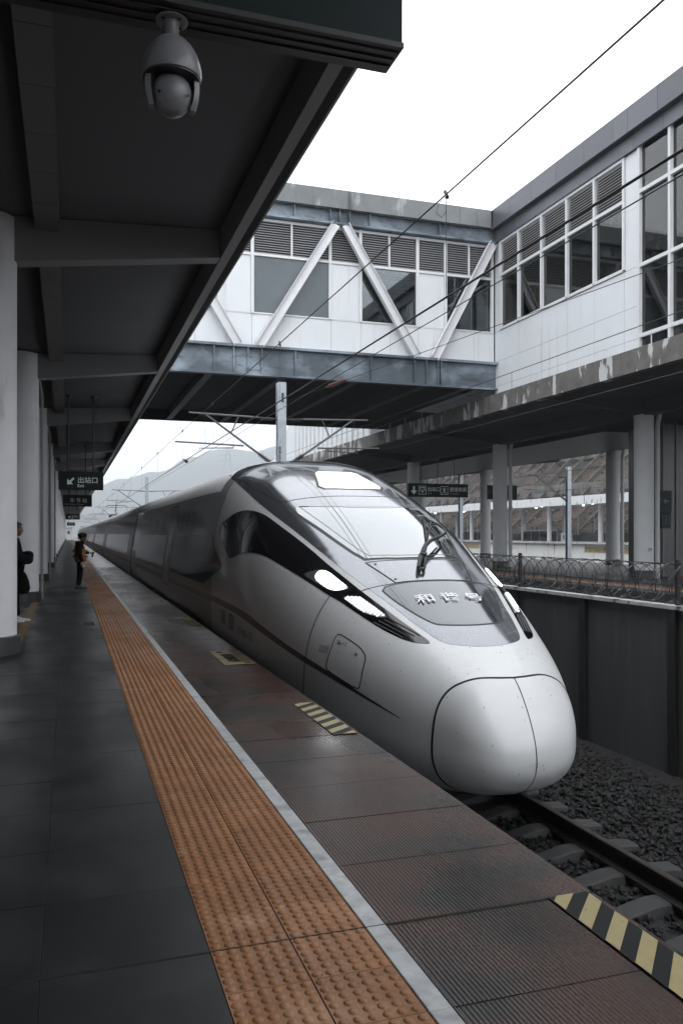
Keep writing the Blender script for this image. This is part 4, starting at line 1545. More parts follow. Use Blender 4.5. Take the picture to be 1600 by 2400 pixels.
# fascia panels, soffit and recess
FY = [on_x(u, 400, XF).y for u in (1148, 1194, 1245, 1302, 1365.5, 1436, 1469, 1540)]
FY += [FY[-1] - 1.75 * (k + 1) for k in range(8)]
for a, b_ in zip(FY[:-1], FY[1:]):
    MB().box(XF, XF + .06, b_ + .006, a - .006, 11.27, 11.97).build('fascia_panel', M['fascia'], cb)
    MB().box(XF + .062, XW + .05, b_ + .004, a - .004, 11.27, 11.30).build('soffit_panel', M['recess'], cb)
    MB().box(XW - .10, XW - .04, b_ + .005, a - .005, ZL + .005, 11.266).build('recess_panel', M['fascia'], cb)
MB().box(XF + .07, XW + 14, 2, 42, 11.32, 11.9).build('roof', M['concrete'], cb)
MB().box(XF, XF + .06, 27.32, 40, 11.40, 11.97).build('fascia_panel', M['fascia'], cb)
# room inside
ri = MB()
ri.box(XW + 14, XW + 14.1, 2, 42, 5.0, 11)
ri.box(XW + .2, XW + 14, 2, 42, 5.0, 5.08)
ri.box(XW + .25, XW + 14, 41.9, 42, 5.09, 11.3)
ri.box(XW + .25, XW + 14, 2, 2.1, 5.09, 11.3)
ri.build('back_wall', mat('room_wall', (.60, .62, .64), .8), cb)
cs = MB().box(XW + .25, XW + 13.9, 0, .20, 10.35, 10.38).mesh('ceiling_slat', mat('room_ceiling_slat', (.20, .20, .21), .5))
for k in range(124):
    link('ceiling_slat', cs, cb, (0, 8 + k * .27, 0)).matrix_parent_inverse = Matrix.Translation((-XW, -20, -5.0))
for X_, Y_ in ((17.8, 12), (17.8, 20), (17.8, 28), (22, 14), (22, 22)):
    MB().cyl((X_, Y_, 5.08), (X_, Y_, 10.3), .35, .35, 20).build('inner_column', M['column'], cb, smooth=True)
DL = mat('lit_downlight', (.9, .9, .9), .5, emit=(1, .98, .95), estr=3)
dl = MB().cyl((0, 0, 10.30), (0, 0, 10.345), .08, .08, 12).mesh('downlight', mat('lit_room_downlight', (.9, .9, .9), .5, emit=(1, .98, .95), estr=22))
for i in range(4):
    for j in range(8):
        link('downlight', dl, cb, (16.6 + i * 2.6, 10.2 + j * 2.3, 0)).matrix_parent_inverse = Matrix.Translation((-XW, -20, -5.0))

# ================================================================== FOOTBRIDGE ACROSS THE TRACKS
YB, YW, YR = 27.5, 27.72, 39.6
fb = thing('footbridge', (4, YB, 5.35), 'white panelled footbridge with diagonal braces and blue grey girders crossing over the train', 'footbridge')
XL, XR = -12.0, 15.19
# lower girder: web, flanges and stiffeners
MB().box(XL, XR, YB + .14, YB + .17, 5.42, 6.28).build('girder_web', M['steelblue'], fb)
MB().box(XL, XR, YB - .06, YB + .24, 6.285, 6.37).build('girder_flange', M['steelblue'], fb)
MB().box(XL, XR, YB - .02, YB + .24, 5.34, 5.415).build('girder_flange', M['steelblue'], fb)
SX = [4.61, 5.27, 5.76, 6.23, 7.41, 10.19, 11.85, 12.32, 12.78, 12.90]
SX += [3.0, -0.4, -1.6, -2.1, -2.6, -4.0, -6.8]
for x in SX:
    MB().box(x - .018, x + .018, YB - .03, YB + .138, 5.418, 6.282).build('stiffener', M['steelblue'], fb)
# upper girder and parapet
MB().box(XL, XR - .02, YB + .16, YB + .19, 10.87, 11.33).build('girder_web', M['steelblue'], fb)
MB().box(XL, XR - .02, YB - .04, YB + .30, 10.80, 10.866).build('girder_flange', M['steelblue'], fb)
for x in (4.0, 7.39, 8.68, 9.02, 9.38, 10.14, 12.84, 1.2, -1.5):
    MB().box(x - .012, x + .012, YB - .02, YB + .158, 10.868, 11.33).build('stiffener', M['steelblue'], fb)
for a, b_ in ((XL, -5.2), (-5.2, 1.6), (1.6, 9.33), (9.33, 13.6), (13.6, XF - .01)):
    MB().box(a + .006, b_ - .006, YB - .10, YB + .12, 11.335, 11.98).build('parapet_panel', M['parapet'], fb)
m = MB()
m.tube([(XL, YB, 12.1), (XF, YB, 12.1)], .008, 4)
for k in range(26):
    m.box(XF - .2 - k * 1.1 - .008, XF - .2 - k * 1.1 + .008, YB - .008, YB + .008, 11.98, 12.12)
m.build('parapet_wire', M['galv'], fb)['kind'] = 'stuff'
# wall behind the braces
def wx(u): return on_y(400 + .5102 * u, 700, YW).x
BP = [-11.2, -8.4, -7.2, -4.6, -3.4, -.6, .6, 3.3, 3.42, wx(205), wx(222), wx(374), wx(731), wx(870), wx(1132), wx(1260), wx(1472)]
posts_x = [-8.4, -7.2, -4.6, -3.4, -.6, .6, 3.3, wx(220), wx(374), wx(731), wx(870), wx(1132), wx(1260), wx(1474)]
kinds = ['win', 'pan', 'win', 'pan', 'win', 'pan', 'win', 'pan', 'frost', 'pan', 'win', 'pan', 'win']
SIL, TRN, TOP = 7.51, 9.52, 10.70
for x in posts_x:
    MB().box(x - .055, x + .055, YW - .05, YW + .05, SIL, TOP + .08).build('wall_post', M['frame_w'], fb)
SL = mat('louvre_slat_grey', (.30, .30, .31), .5)
for i, kd in enumerate(kinds):
    x0, x1 = posts_x[i] + .058, posts_x[i + 1] - .058
    for z in (TRN - .04, TOP - .02):
        MB().box(x0, x1, YW - .04, YW + .05, z, z + .09).build('frame_rail', M['frame_w'], fb)
    if kd == 'pan':
        MB().box(x0 + .004, x1 - .004, YW, YW + .05, SIL + .02, TRN - .045).build('wall_panel', M['wall_w'], fb)
    else:
        wf = MB().box(x0, x1, YW - .03, YW + .05, SIL - .01, SIL + .04).build('window_sill', M['frame_w'], fb)
        MB().box(x0, x1, YW + .02, YW + .026, SIL + .045, TRN - .045).build('pane', M['frosted'] if kd == 'frost' else M['glass'], wf)
    nm = 2 if (x1 - x0) > 1.5 else 1
    w_ = (x1 - x0) / nm
    for q in range(nm):
        a, b_ = x0 + q * w_, x0 + (q + 1) * w_
        if q: MB().box(a - .03, a + .03, YW - .035, YW + .05, TRN + .05, TOP - .02).build('mullion', M['frame_w'], fb)
        lb = MB().box(a + .03, b_ - .03, YW + .06, YW + .065, TRN + .05, TOP - .02).build('louvre', M['louvre_back'], fb)
        m = MB()
        for k in range(13):
            z = TRN + .07 + (TOP - TRN - .1) * k / 13
            m.add([(a + .03, YW - .01, z), (b_ - .03, YW - .01, z), (b_ - .03, YW + .055, z + .055), (a + .03, YW + .055, z + .055), (a + .03, YW - .01, z + .014), (b_ - .03, YW - .01, z + .014)], [(0, 1, 2, 3), (0, 1, 5, 4)])
        m.build('louvre_slats', SL, lb, recalc=False)['kind'] = 'stuff'
jx = [-10, -7, -4, -1.1, 1.9, 4.0, wx(372), wx(737), wx(873), wx(1008), wx(1137), wx(1392), XR - .02]
for a, b_ in zip(jx[:-1], jx[1:]):
    MB().box(a + .005, b_ - .005, YW, YW + .06, 6.38, SIL - .02).build('wall_panel', M['wall_w'], fb)
MB().box(-10, XR, YW - .01, YW + .02, SIL - .018, SIL + .012).build('sill_rail', M['frame_w'], fb)
# diagonal H-section braces
BR = mat('brace_white', (.60, .60, .62), .5, noise=(2, .05, 5))


def brace(x0, z0, x1, z1):
    a, b_ = Vector((x0, YB - .02, z0)), Vector((x1, YB - .02, z1))
    d = (b_ - a).normalized()
    s_ = Vector((d.z, 0, -d.x))
    root = MB().bar(a, b_, .26, .016, (0, 1, 0)).build('brace', BR, fb)
    for q in (-.14, .14):
        m = MB()
        m.bar(a + s_ * q, b_ + s_ * q, .018, .20, (0, 1, 0))
        m.build('brace_flange', BR, root)
    return root


for (xa, xb, xc) in ((6.15, 8.86, 11.93), ):
    brace(6.15, 6.375, 8.86, 10.80)
    brace(11.93, 6.375, 9.20, 10.80)
    brace(12.62, 6.375, 15.0, 10.80)
    brace(5.40, 6.375, 2.70, 10.80)
    brace(-.40, 6.375, 2.3, 10.80)
    brace(-1.1, 6.375, -3.8, 10.80)
# deck, rear girder and cross beams underneath
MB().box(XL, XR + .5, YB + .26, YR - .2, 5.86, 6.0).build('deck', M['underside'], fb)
corr = MB()
for k in range(110):
    corr.box(XL, XR + .5, YB + .3 + k * .108, YB + .3 + k * .108 + .05, 5.83, 5.858)
corr.build('deck_corrugation', M['underside'], fb)['kind'] = 'stuff'
for x in (-11, -8.4, -5.8, -3.2, -.65, 1.95, 4.49, 7.02, 9.70, 12.35):
    r = MB().box(x - .13, x + .13, YB + .25, YR - .25, 5.36, 5.39).build('cross_beam', M['ibeam'], fb)
    MB().box(x - .01, x + .01, YB + .25, YR - .25, 5.391, 5.858).build('beam_web', M['underside'], r)
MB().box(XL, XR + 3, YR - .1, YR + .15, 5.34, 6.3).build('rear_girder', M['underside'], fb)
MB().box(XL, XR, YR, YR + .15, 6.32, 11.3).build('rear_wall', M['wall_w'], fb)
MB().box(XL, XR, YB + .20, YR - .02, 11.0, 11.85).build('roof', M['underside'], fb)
MB().box(XL, XR, YB + 6.4, YB + 6.5, 6.02, 10.9).build('inner_screen', mat('inner_screen', (.10, .105, .11), .6), fb)
bs = MB().box(XL, XR, 0, .16, 10.62, 10.65).mesh('ceiling_slat', bpy.data.materials['room_ceiling_slat'])
for k in range(24):
    link('ceiling_slat', bs, fb, (0, YW + .4 + k * .25, 0)).matrix_parent_inverse = Matrix.Translation((-4, -YB, -5.35))
for x, y in ((12.0, 28.6), (8.3, 30.0), (14.2, 29.5)):
    MB().cyl((x, y, 10.55), (x, y, 10.61), .09, .09, 12).build('downlight', DL, fb)

# stair building beyond the bridge
sb_ = thing('stair_building', (16.2, 45, 5.1), 'white ribbed stair building on the slab beyond the footbridge', 'building')
for k in range(20):
    y0 = 41 + k * 1.0
    z1 = 8.9
    MB().box(16.2, 16.3, y0 + .02, y0 + .98, 5.02, z1).build('wall_panel', M['wall_w'], sb_)
    MB().box(16.12, 16.2, y0 - .03, y0 + .03, 5.02, z1).build('wall_rib', M['frame_w'], sb_)
m = MB()
m.prism([(61, 5.02), (69.5, 5.02), (61, 8.9)], 'x', 16.2, 20)
m.build('stair_flight', M['wall_w'], sb_)
MB().box(16.25, 20, 41, 61, 8.92, 9.2).build('roof', M['concrete'], sb_)

# stair enclosure on the island platform
se = thing('stair_enclosure', (22, 27, PT), 'dark glazed stair enclosure on the island platform at the right edge', 'enclosure')
MB().box(20.62, 27.2, 25.2, 27.0, PT + .002, 4.02).build('enclosure_wall', mat('enclosure_dark', (.022, .025, .028), .3), se)
for y in (25.16,):
    for x in (20.7, 21.3, 22.4, 23.6):
        MB().box(x, x + .09, y, y + .038, PT + .002, 4.1).build('enclosure_post', mat('enclosure_post', (.06, .06, .062), .4) if 'enclosure_post' not in bpy.data.materials else bpy.data.materials['enclosure_post'], se)

# ================================================================== HANGING SIGNS AND DOME CAMERA


def arrow_mb(m, c, r, u, s, ang, off):
    """flat arrow in the plane spanned by r, u"""
    r, u, c = Vector(r), Vector(u), Vector(c)
    n = r.cross(u)
    shape = [(-.5, .11), (.02, .11), (.02, .42), (.5, 0), (.02, -.42), (.02, -.11), (-.5, -.11)]
    ca, sa = cos(ang), sin(ang)
    v = [c + (r * (x * ca - y * sa) + u * (x * sa + y * ca)) * s + n * off for x, y in shape]
    m.add(v, [(0, 1, 5, 6), (2, 3, 4), (1, 2, 4, 5)])


def hanging_sign(cx, y, w_, h, z0, label, lines, rods_to, arrow=None, group='dark green hanging signs', cat='sign', name='hanging_sign', lz=None):
    t = thing(name, (cx, y, z0), label, cat, group)
    MB().box(cx - w_ / 2, cx + w_ / 2, y, y + .16, z0, z0 + h).build('sign_box', M['signbox'], t)
    for s_ in (-.28, .28):
        r = MB().cyl((cx + s_ * w_, y + .08, z0 + h), (cx + s_ * w_, y + .08, rods_to), .022, .022, 8).cyl((cx + s_ * w_, y + .08, rods_to - .06), (cx + s_ * w_, y + .08, rods_to), .05, .10, 12)
        r.build('hanger_rod', M['gutter'], t)
    for txt, x, z, sz, mt in lines:
        lettering('lettering', txt, sz, mt, (cx + x, y - .003, z0 + z), (1, 0, 0), (0, 0, 1), t, bold=.001)
    if arrow:
        m = MB()
        for ax, az, s_, ang in arrow:
            arrow_mb(m, (cx + ax, y, z0 + az), (1, 0, 0), (0, 0, 1), s_, ang, .004)
        m.build('arrow', M['signwhite'], t, recalc=False)
    return t


W1, G1 = M['signwhite'], M['signgrey']
for Y, lab in ((23.9, 'nearest hanging exit sign with a down left arrow, in front of the station name sign'), (76.0, 'small far hanging exit sign with an arrow, third sign along the platform')):
    c = .335 if Y < 50 else .38
    hanging_sign(c, Y, 1.18, .50, 1.20, lab, [('出站口', -.10, .20, .185, W1), ('Exit', -.10, .075, .115, W1)], 3.8, [(-.28, .23, .25, R(225))])
for Y, lab in ((37.3, 'hanging station name sign behind the nearest exit sign'), (132.0, 'farthest tiny hanging sign along the platform')):
    c = .38
    hanging_sign(c, Y, 1.18, .50, 1.15, lab, [('毕 节 站', -.32, .19, .20, W1), ('Bijie Railway Station', -.53, .07, .092, G1)], 3.8, None)
# the large sign box right overhead that carries the dome camera
ob = thing('overhead_sign', (.25, 3.18, 1.952), 'large dark sign box across the top of the view that carries the dome camera', 'sign')
MB().box(-.95, 1.275, 3.085, 3.27, 1.975, 2.50).build('sign_box', M['signbox'], ob)
MB().box(-.955, 1.28, 3.08, 3.276, 1.952, 1.973).build('bottom_trim', M['gutter'], ob)
for k in range(3):
    MB().box(-.95, 1.27, 3.115 + k * .05, 3.122 + k * .05, 1.946, 1.9515).build('trim_rib', M['gutter'], ob)
for x in (-.5, .85):
    MB().cyl((x, 3.18, 2.5), (x, 3.18, 4.2), .03, .03, 10).build('hanger_rod', M['gutter'], ob)
dcam = thing('dome_camera', (.372, 3.18, 1.94), 'white dome security camera hanging under the big overhead sign box', 'security camera')
cx, cy, cz = .372, 3.18, 1.944
m = MB()
m.lathe([(.052, -.008), (.060, -.006), (.060, 0.0)], (cx, cy, cz), 32)
m.build('mount_flange', M['camwhite'], dcam, smooth=True)
for k in range(4):
    t = k * pi / 2 + .6
    MB().cyl((cx + .044 * cos(t), cy + .044 * sin(t), cz - .012), (cx + .044 * cos(t), cy + .044 * sin(t), cz - .007), .006, .006, 8).build('screw', M['darksteel'], dcam)
MB().lathe([(.030, -.072), (.028, -.05), (.027, -.02), (.033, -.008)], (cx, cy, cz), 24).build('neck', M['camwhite'], dcam, smooth=True)
MB().lathe([(.104, -.226), (.110, -.222), (.113, -.205), (.112, -.190), (.107, -.165), (.097, -.135), (.080, -.105), (.058, -.082), (.034, -.068), (.010, -.064)], (cx, cy, cz), 48).build('hood', M['camwhite'], dcam, smooth=True)
MB().lathe([(.102, -.232), (.107, -.231), (.107, -.2265), (.102, -.2265)], (cx, cy, cz), 48).build('rim_ring', M['blackpl'], dcam, smooth=True)
m = MB()
prof = []
for k in range(15):
    t = -pi / 2 + pi * k / 14
    prof.append((max(.002, .074 * cos(t)), .074 * sin(t) * 1.12))
m.lathe(prof, (cx, cy, cz - .282), 40)
m.build('camera_ball', M['camwhite'], dcam, smooth=True)
for s_ in (-1, 1):
    arm = MB()
    pts = [(cx + s_ * .090, cy - .0, cz - .228), (cx + s_ * .091, cy, cz - .27), (cx + s_ * .086, cy, cz - .31), (cx + s_ * .076, cy, cz - .338)]
    v = []
    for p in pts:
        for dx, dy in ((-.010, -.038), (.010, -.030), (.010, .030), (-.010, .038)):
            v.append((p[0] + dx * s_, p[1] + dy * (1 if p[2] > cz - .33 else .5), p[2]))
    f = [(4 * i + k, 4 * i + (k + 1) % 4, 4 * i + 4 + (k + 1) % 4, 4 * i + 4 + k) for i in range(3) for k in range(4)] + [(0, 1, 2, 3), (15, 14, 13, 12)]
    arm.add(v, f)
    arm.build('fork_arm', M['camwhite'], dcam, smooth=True)
for s_ in (-1, 1):
    MB().cyl((cx + s_ * .052, cy - .058, cz - .305), (cx + s_ * .053, cy - .062, cz - .306), .006, .006, 8).build('screw', M['blackpl'], dcam)
m = MB()
for k in range(22):
    t = -pi * .95 + pi * .9 * k / 21
    m.bar((cx + .060 * cos(t), cy + .060 * sin(t), cz - .328), (cx + .034 * cos(t), cy + .034 * sin(t), cz - .356), .003, .004)
m.build('lens_fins', M['camwhite'], dcam)['kind'] = 'stuff'
# small dome camera farther along
fc = thing('dome_camera', (.55, 52, 1.9), 'tiny far dome camera hanging from the near canopy behind the station name sign', 'security camera')
MB().lathe([(.02, -.34), (.10, -.30), (.15, -.2), (.16, -.1), (.12, -.02), (.03, 0), (.03, 2.3)], (.55, 52, 1.75), 16).build('body', M['camwhite'], fc, smooth=True)


def pictogram(m, c, s, kind_):
    """outlined square with a simple figure; drawn in the x-z plane at y = c[1]"""
    x, y, z = c
    def rect(a, b, c_, d):
        m.add([(x + a * s, y, z + c_ * s), (x + b * s, y, z + c_ * s), (x + b * s, y, z + d * s), (x + a * s, y, z + d * s)], [(0, 1, 2, 3)])
    for a, b, c_, d in ((-.5, .5, .45, .5), (-.5, .5, -.5, -.45), (-.5, -.45, -.45, .45), (.45, .5, -.45, .45)):
        rect(a, b, c_, d)
    if kind_ == 'exit':
        rect(-.34, .34, .26, .34)
        rect(-.34, -.26, -.15, .26)
        rect(.26, .34, -.15, .26)
        rect(-.05, .05, -.12, .12)
        m.add([(x - .16 * s, y, z - .1 * s), (x + .16 * s, y, z - .1 * s), (x, y, z - .34 * s)], [(0, 1, 2)])
    else:
        rect(-.07, .07, .18, .32)
        rect(-.10, .10, -.08, .16)
        m.add([(x - .10 * s, y, z - .08 * s), (x - .02 * s, y, z - .08 * s), (x - .10 * s, y, z - .32 * s), (x - .18 * s, y, z - .32 * s)], [(0, 1, 2, 3)])
        m.add([(x + .02 * s, y, z - .08 * s), (x + .10 * s, y, z - .08 * s), (x + .18 * s, y, z - .32 * s), (x + .10 * s, y, z - .32 * s)], [(0, 1, 2, 3)])
        for q in (-1, 1):
            m.add([(x + q * .2 * s, y, z + .2 * s), (x + q * .34 * s, y, z + .12 * s), (x + q * .3 * s, y, z + .24 * s)], [(0, 1, 2)])
            m.add([(x + q * .22 * s, y, z - .30 * s), (x + q * .36 * s, y, z - .22 * s), (x + q * .34 * s, y, z - .34 * s)], [(0, 1, 2)])


# exit and transfer sign over the island platform, seen above the train's nose
A_ = on_y(956, 1166, 38.0)
B_ = on_y(1096, 1133, 38.0)
x0, x1 = A_.x, B_.x
zb_, zt_ = 1.72, on_y(1096, 1135, 38.0).z
zb_ = on_y(1096, 1166, 38.0).z
w_, h_ = x1 - x0, zt_ - zb_
t = thing('hanging_sign', ((x0 + x1) / 2, 38, zb_), 'long hanging exit and transfer sign with two pictograms above the island platform', 'sign', None)
MB().box(x0, x1, 38.0, 38.18, zb_, zt_).build('sign_box', M['signbox'], t)
for q in (.22, .5, .78):
    MB().cyl((x0 + w_ * q, 38.09, zt_), (x0 + w_ * q, 38.09, 4.1), .02, .02, 8).build('hanger_rod', M['gutter'], t)
m = MB()
arrow_mb(m, (x0 + w_ * .095, 38.0, zb_ + h_ * .47), (1, 0, 0), (0, 0, 1), h_ * .60, R(270), .004)
m.build('arrow', W1, t, recalc=False)
for q, kd in ((.235, 'exit'), (.60, 'walk')):
    m = MB()
    pictogram(m, (x0 + w_ * q, 37.996, zb_ + h_ * .5), h_ * .62, kd)
    m.build('pictogram', W1, t, recalc=False)
lettering('lettering', '出站口', h_ * .36, W1, (x0 + w_ * .315, 37.995, zb_ + h_ * .45), (1, 0, 0), (0, 0, 1), t)
lettering('lettering', 'Exit', h_ * .22, G1, (x0 + w_ * .32, 37.995, zb_ + h_ * .20), (1, 0, 0), (0, 0, 1), t)
lettering('lettering', '便捷换乘', h_ * .36, W1, (x0 + w_ * .685, 37.995, zb_ + h_ * .45), (1, 0, 0), (0, 0, 1), t)
lettering('lettering', 'Transfer', h_ * .22, G1, (x0 + w_ * .69, 37.995, zb_ + h_ * .20), (1, 0, 0), (0, 0, 1), t)
A_, B_ = on_y(1144, 1170, 40.0), on_y(1211, 1138, 40.0)
t = thing('hanging_sign', ((A_.x + B_.x) / 2, 40, A_.z), 'hanging arrow sign half hidden behind a round column of the island platform', 'sign', None)
MB().box(A_.x, B_.x, 40.0, 40.16, A_.z, B_.z).build('sign_box', M['signbox'], t)
for q in (.22, .78):
    x = A_.x + (B_.x - A_.x) * q
    MB().cyl((x, 40.08, B_.z), (x, 40.08, 4.1), .02, .02, 8).build('hanger_rod', M['gutter'], t)
m = MB()
arrow_mb(m, on_y(1163, 1157, 39.998), (1, 0, 0), (0, 0, 1), .38, R(225), .004)
m.build('arrow', W1, t, recalc=False)
for u0, v0, u1, v1, lab, q in ((1546, 1199, 1572, 1150, 'dark green sign with a left arrow fixed on the stair enclosure', 'a'), (1548, 1238, 1570, 1200, 'dark sign with a person pictogram fixed on the stair enclosure', 'p')):
    A_, B_ = on_y(u0, v0, 25.10), on_y(u1, v1, 25.10)
    t = thing('wall_sign', (A_.x, 25.1, A_.z), lab, 'sign')
    MB().box(A_.x, B_.x, 25.07, 25.15, A_.z, B_.z).build('sign_box', M['signbox'], t)
    m = MB()
    if q == 'a': arrow_mb(m, ((A_.x + B_.x) / 2, 25.068, (A_.z + B_.z) / 2), (1, 0, 0), (0, 0, 1), .26, R(180), .0)
    else: pictogram(m, ((A_.x + B_.x) / 2, 25.066, (A_.z + B_.z) / 2), .30, 'walk')
    m.build('arrow' if q == 'a' else 'pictogram', mat('sign_dim', (.06, .075, .07), .6) if 'sign_dim' not in bpy.data.materials else bpy.data.materials['sign_dim'], t, recalc=False)

# ================================================================== OVERHEAD LINE


def H_(x, y, Y=25.9):
    return on_y(380 + .3189 * x, 860 + .3189 * y, Y)


def mast(X, Y, label, top=4.85, number=None, left=True, right=True, group='overhead line masts', detail=True):
    t = thing('overhead_mast', (X, Y, -3.1), label, 'mast', group)
    p = MB()
    p.box(X - .14, X + .14, Y - .13, Y - .112, -3.1, top)
    p.box(X - .14, X + .14, Y + .112, Y + .13, -3.1, top)
    p.box(X - .010, X + .010, Y - .112, Y + .112, -3.1, top)
    p.build('post', M['galv'], t)
    if number:
        for k, ch in enumerate(number):
            lettering('number', ch, .175, M['joint'], (X - .12, Y - .134, 2.66 - k * .14), (1, 0, 0), (0, 0, 1), t, bold=.005)
        MB().box(X - .02, X + .05, Y - .16, Y - .131, 4.2, 4.5).build('bracket', M['darksteel'], t)
    for sd, on in ((-1, left), (1, right)):
        if not on: continue
        xc = X + sd * 2.6
        a = MB()
        zt = 3.72
        a.cyl((X + sd * .75, Y, zt - .02), (X + sd * 2.95, Y, zt + .04), .035, .030, 8)
        c = a.build('cantilever', M['tube'], t, smooth=True)
        MB().cyl((X + sd * .14, Y, zt - .06), (X + sd * .75, Y, zt - .02), .03, .03, 8).build('rod', M['darksteel'], c)
        ins = MB()
        for k in range(7):
            ins.cyl((X + sd * (.28 + k * .06), Y, zt - .05), (X + sd * (.30 + k * .06), Y, zt - .05), .06, .05, 10)
        ins.build('insulator', M['insul'], c, smooth=True)
        # strut
        MB().cyl((X + sd * .75, Y, 2.55), (X + sd * 2.42, Y, zt - .0), .036, .032, 8).build('strut', M['tube'], c, smooth=True)
        ins = MB().cyl((X + sd * .14, Y, 2.12), (X + sd * .75, Y, 2.55), .04, .04, 8)
        for k in range(9):
            q = k / 9
            p0 = Vector((X + sd * (.18 + .56 * q), Y, 2.15 + .39 * q))
            ins.cyl(p0, p0 + Vector((sd * .018, 0, .014)), .085, .07, 12)
        ins.build('insulator', M['insul'], c, smooth=True)
        MB().cyl((X + sd * 1.62, Y, 3.18), (X + sd * 1.38, Y, zt - .02), .022, .022, 8).build('brace', M['tube'], c)
        if detail:
            MB().cyl((X + sd * 1.22, Y, 2.78), (X + sd * 3.37, Y, 2.84), .028, .026, 8).build('registration_tube', M['tube'], c, smooth=True)
            MB().tube([(X + sd * 1.55, Y, 2.80), (X + sd * 1.55, Y - .0, 2.70), (X + sd * 2.62, Y, 2.66), (X + sd * 2.62, Y, 2.60)], [.03, .022, .014, .012], 8).build('steady_arm', M['tube'], c, smooth=True)
            MB().cyl((X + sd * 2.5, Y, 3.72), (X + sd * 2.42, Y, 2.82), .006, .006, 4).build('drop_wire', M['wire'], c)
    return t


mast(6.5, 25.9, 'nearest overhead line mast with number 095 rising behind the train cab under the footbridge', number='0951')
for k, Y in enumerate((73.9, 121.9, 170, 218)):
    mast(6.5, Y, ['second overhead mast behind the train roof, far along the track', 'third overhead mast far along the track behind the train', 'fourth overhead mast in the mist far along the track', 'farthest overhead mast in the mist along the track'][k], top=4.9, detail=True)
mast(31.0, 46.7, 'grey overhead mast with a lattice bracket beyond the island platform, right one', top=4.35, right=False)
mast(28.6, 57.5, 'grey overhead mast behind the long exit sign beyond the island platform, left one', top=4.8, right=True, left=False)
for k, (X, Y) in enumerate(((13.0, 84), (13.0, 128), (22, 150), (22, 105), (31, 100), (31, 150), (13, 190))):
    mast(X, Y, 'distant overhead mast standing in the mist beyond the train roof', top=5.0, group='distant overhead masts in the mist', detail=False)


def wire_thing(name, pts, r, label, cat='wire', group=None):
    t = thing(name, tuple(pts[0]), label, cat, group)
    MB().tube(pts, r, 6).build('strand', M['wire'], t, smooth=True)
    return t


ZM1, ZC1 = 3.78, 2.62


def msg(y):      # messenger height with a little sag between the masts
    ph = ((y - 25.9) / 48.0) % 1.0
    return ZM1 - .0 * ph


pts = [(3.98, -30, ZM1 - .05), (3.98, 25.9, ZM1)] + [(3.98 + (.15 if k % 2 else -.15), 25.9 + 48 * k, 3.76) for k in range(1, 5)]
t = wire_thing('catenary_wire', pts, .010, 'upper catenary wire rising over the train toward the top right of the view')
for Y in (8.36, 15.97, 24.0, 30.7, 39.6, 48.5, 57, 65, 82, 92, 102):
    MB().cyl((3.98, Y, ZC1), (3.98, Y, ZM1), .004, .004, 4).build('dropper', M['wire'], t)
    MB().cyl((3.98, Y - .03, ZM1 - .06), (3.98, Y + .03, ZM1 + .03), .025, .02, 6).build('clamp', M['darksteel'], t)
MB().tube([(3.98, 8.36, ZM1 - .04), (3.9, 8.38, ZM1 - .12), (3.88, 8.4, ZM1 - .22), (3.94, 8.38, ZM1 - .27), (3.98, 8.36, ZM1 - .2)], .004, 4).build('loop', M['wire'], t)
t = wire_thing('contact_wire', [(3.98, -30, ZC1), (3.98, 25.9, ZC1), (4.15, 73.9, ZC1), (3.8, 121.9, ZC1), (4.1, 170, ZC1)], .0125, 'thick contact wire directly above the near track')
MB().cyl((3.98, 29.6, ZC1 - .07), (3.98, 30.6, ZC1 + .10), .06, .01, 8).build('clamp', M['darksteel'], t)
wire_thing('feeder_wire', [(4.15, -30, 2.55), (4.15, 25.9, 2.56), (4.2, 73.9, 2.6)], .006, 'thin wire running just below the thick contact wire')
t = wire_thing('anchor_wire', [(14.3, -10.5, 3.72), (8.46, 9.85, 3.99), (6.58, 26.0, 4.22)], .007, 'sloping anchor wire with a red insulator running to the nearest mast')
P0 = Vector((8.46, 9.85, 3.99)).lerp(Vector((6.58, 26.0, 4.22)), .70)
P1 = Vector((8.46, 9.85, 3.99)).lerp(Vector((6.58, 26.0, 4.22)), .79)
MB().tube([P0, P0.lerp(P1, .2), P0.lerp(P1, .5), P0.lerp(P1, .8), P1], [.012, .055, .06, .055, .012], 10).build('insulator', M['redins'], t, smooth=True)
t = wire_thing('catenary_wire', [(9.88, -30, ZM1), (9.88, 25.9, ZM1), (9.88, 200, ZM1)], .008, 'catenary wire over the second track in front of the white concourse wall')
for Y in (17.2, 9.0, 25.0, 33):
    MB().cyl((9.88, Y, 2.72), (9.88, Y, ZM1), .004, .004, 4).build('dropper', M['wire'], t)
wire_thing('contact_wire', [(9.88, -30, 2.74), (9.88, 25.9, 2.74), (9.88, 200, 2.74)], .008, 'lower contact wire over the second track, crossing the dark canopy')
for k, (X, Z) in enumerate(((28.4, 3.75), (28.4, 2.6), (33, 4.3), (33, 3.2))):
    wire_thing('distant_wire', [(X, 20, Z), (X, 60, Z), (X, 200, Z)], .012, ['upper thin wire beside the nearer grey mast, in front of the hillside', 'lower thin wire beside the nearer grey mast, in front of the hillside', 'topmost thin wire close to the brown hillside', 'lower thin wire close to the brown hillside above the white canopy'][k], group='wires in front of the hillside')

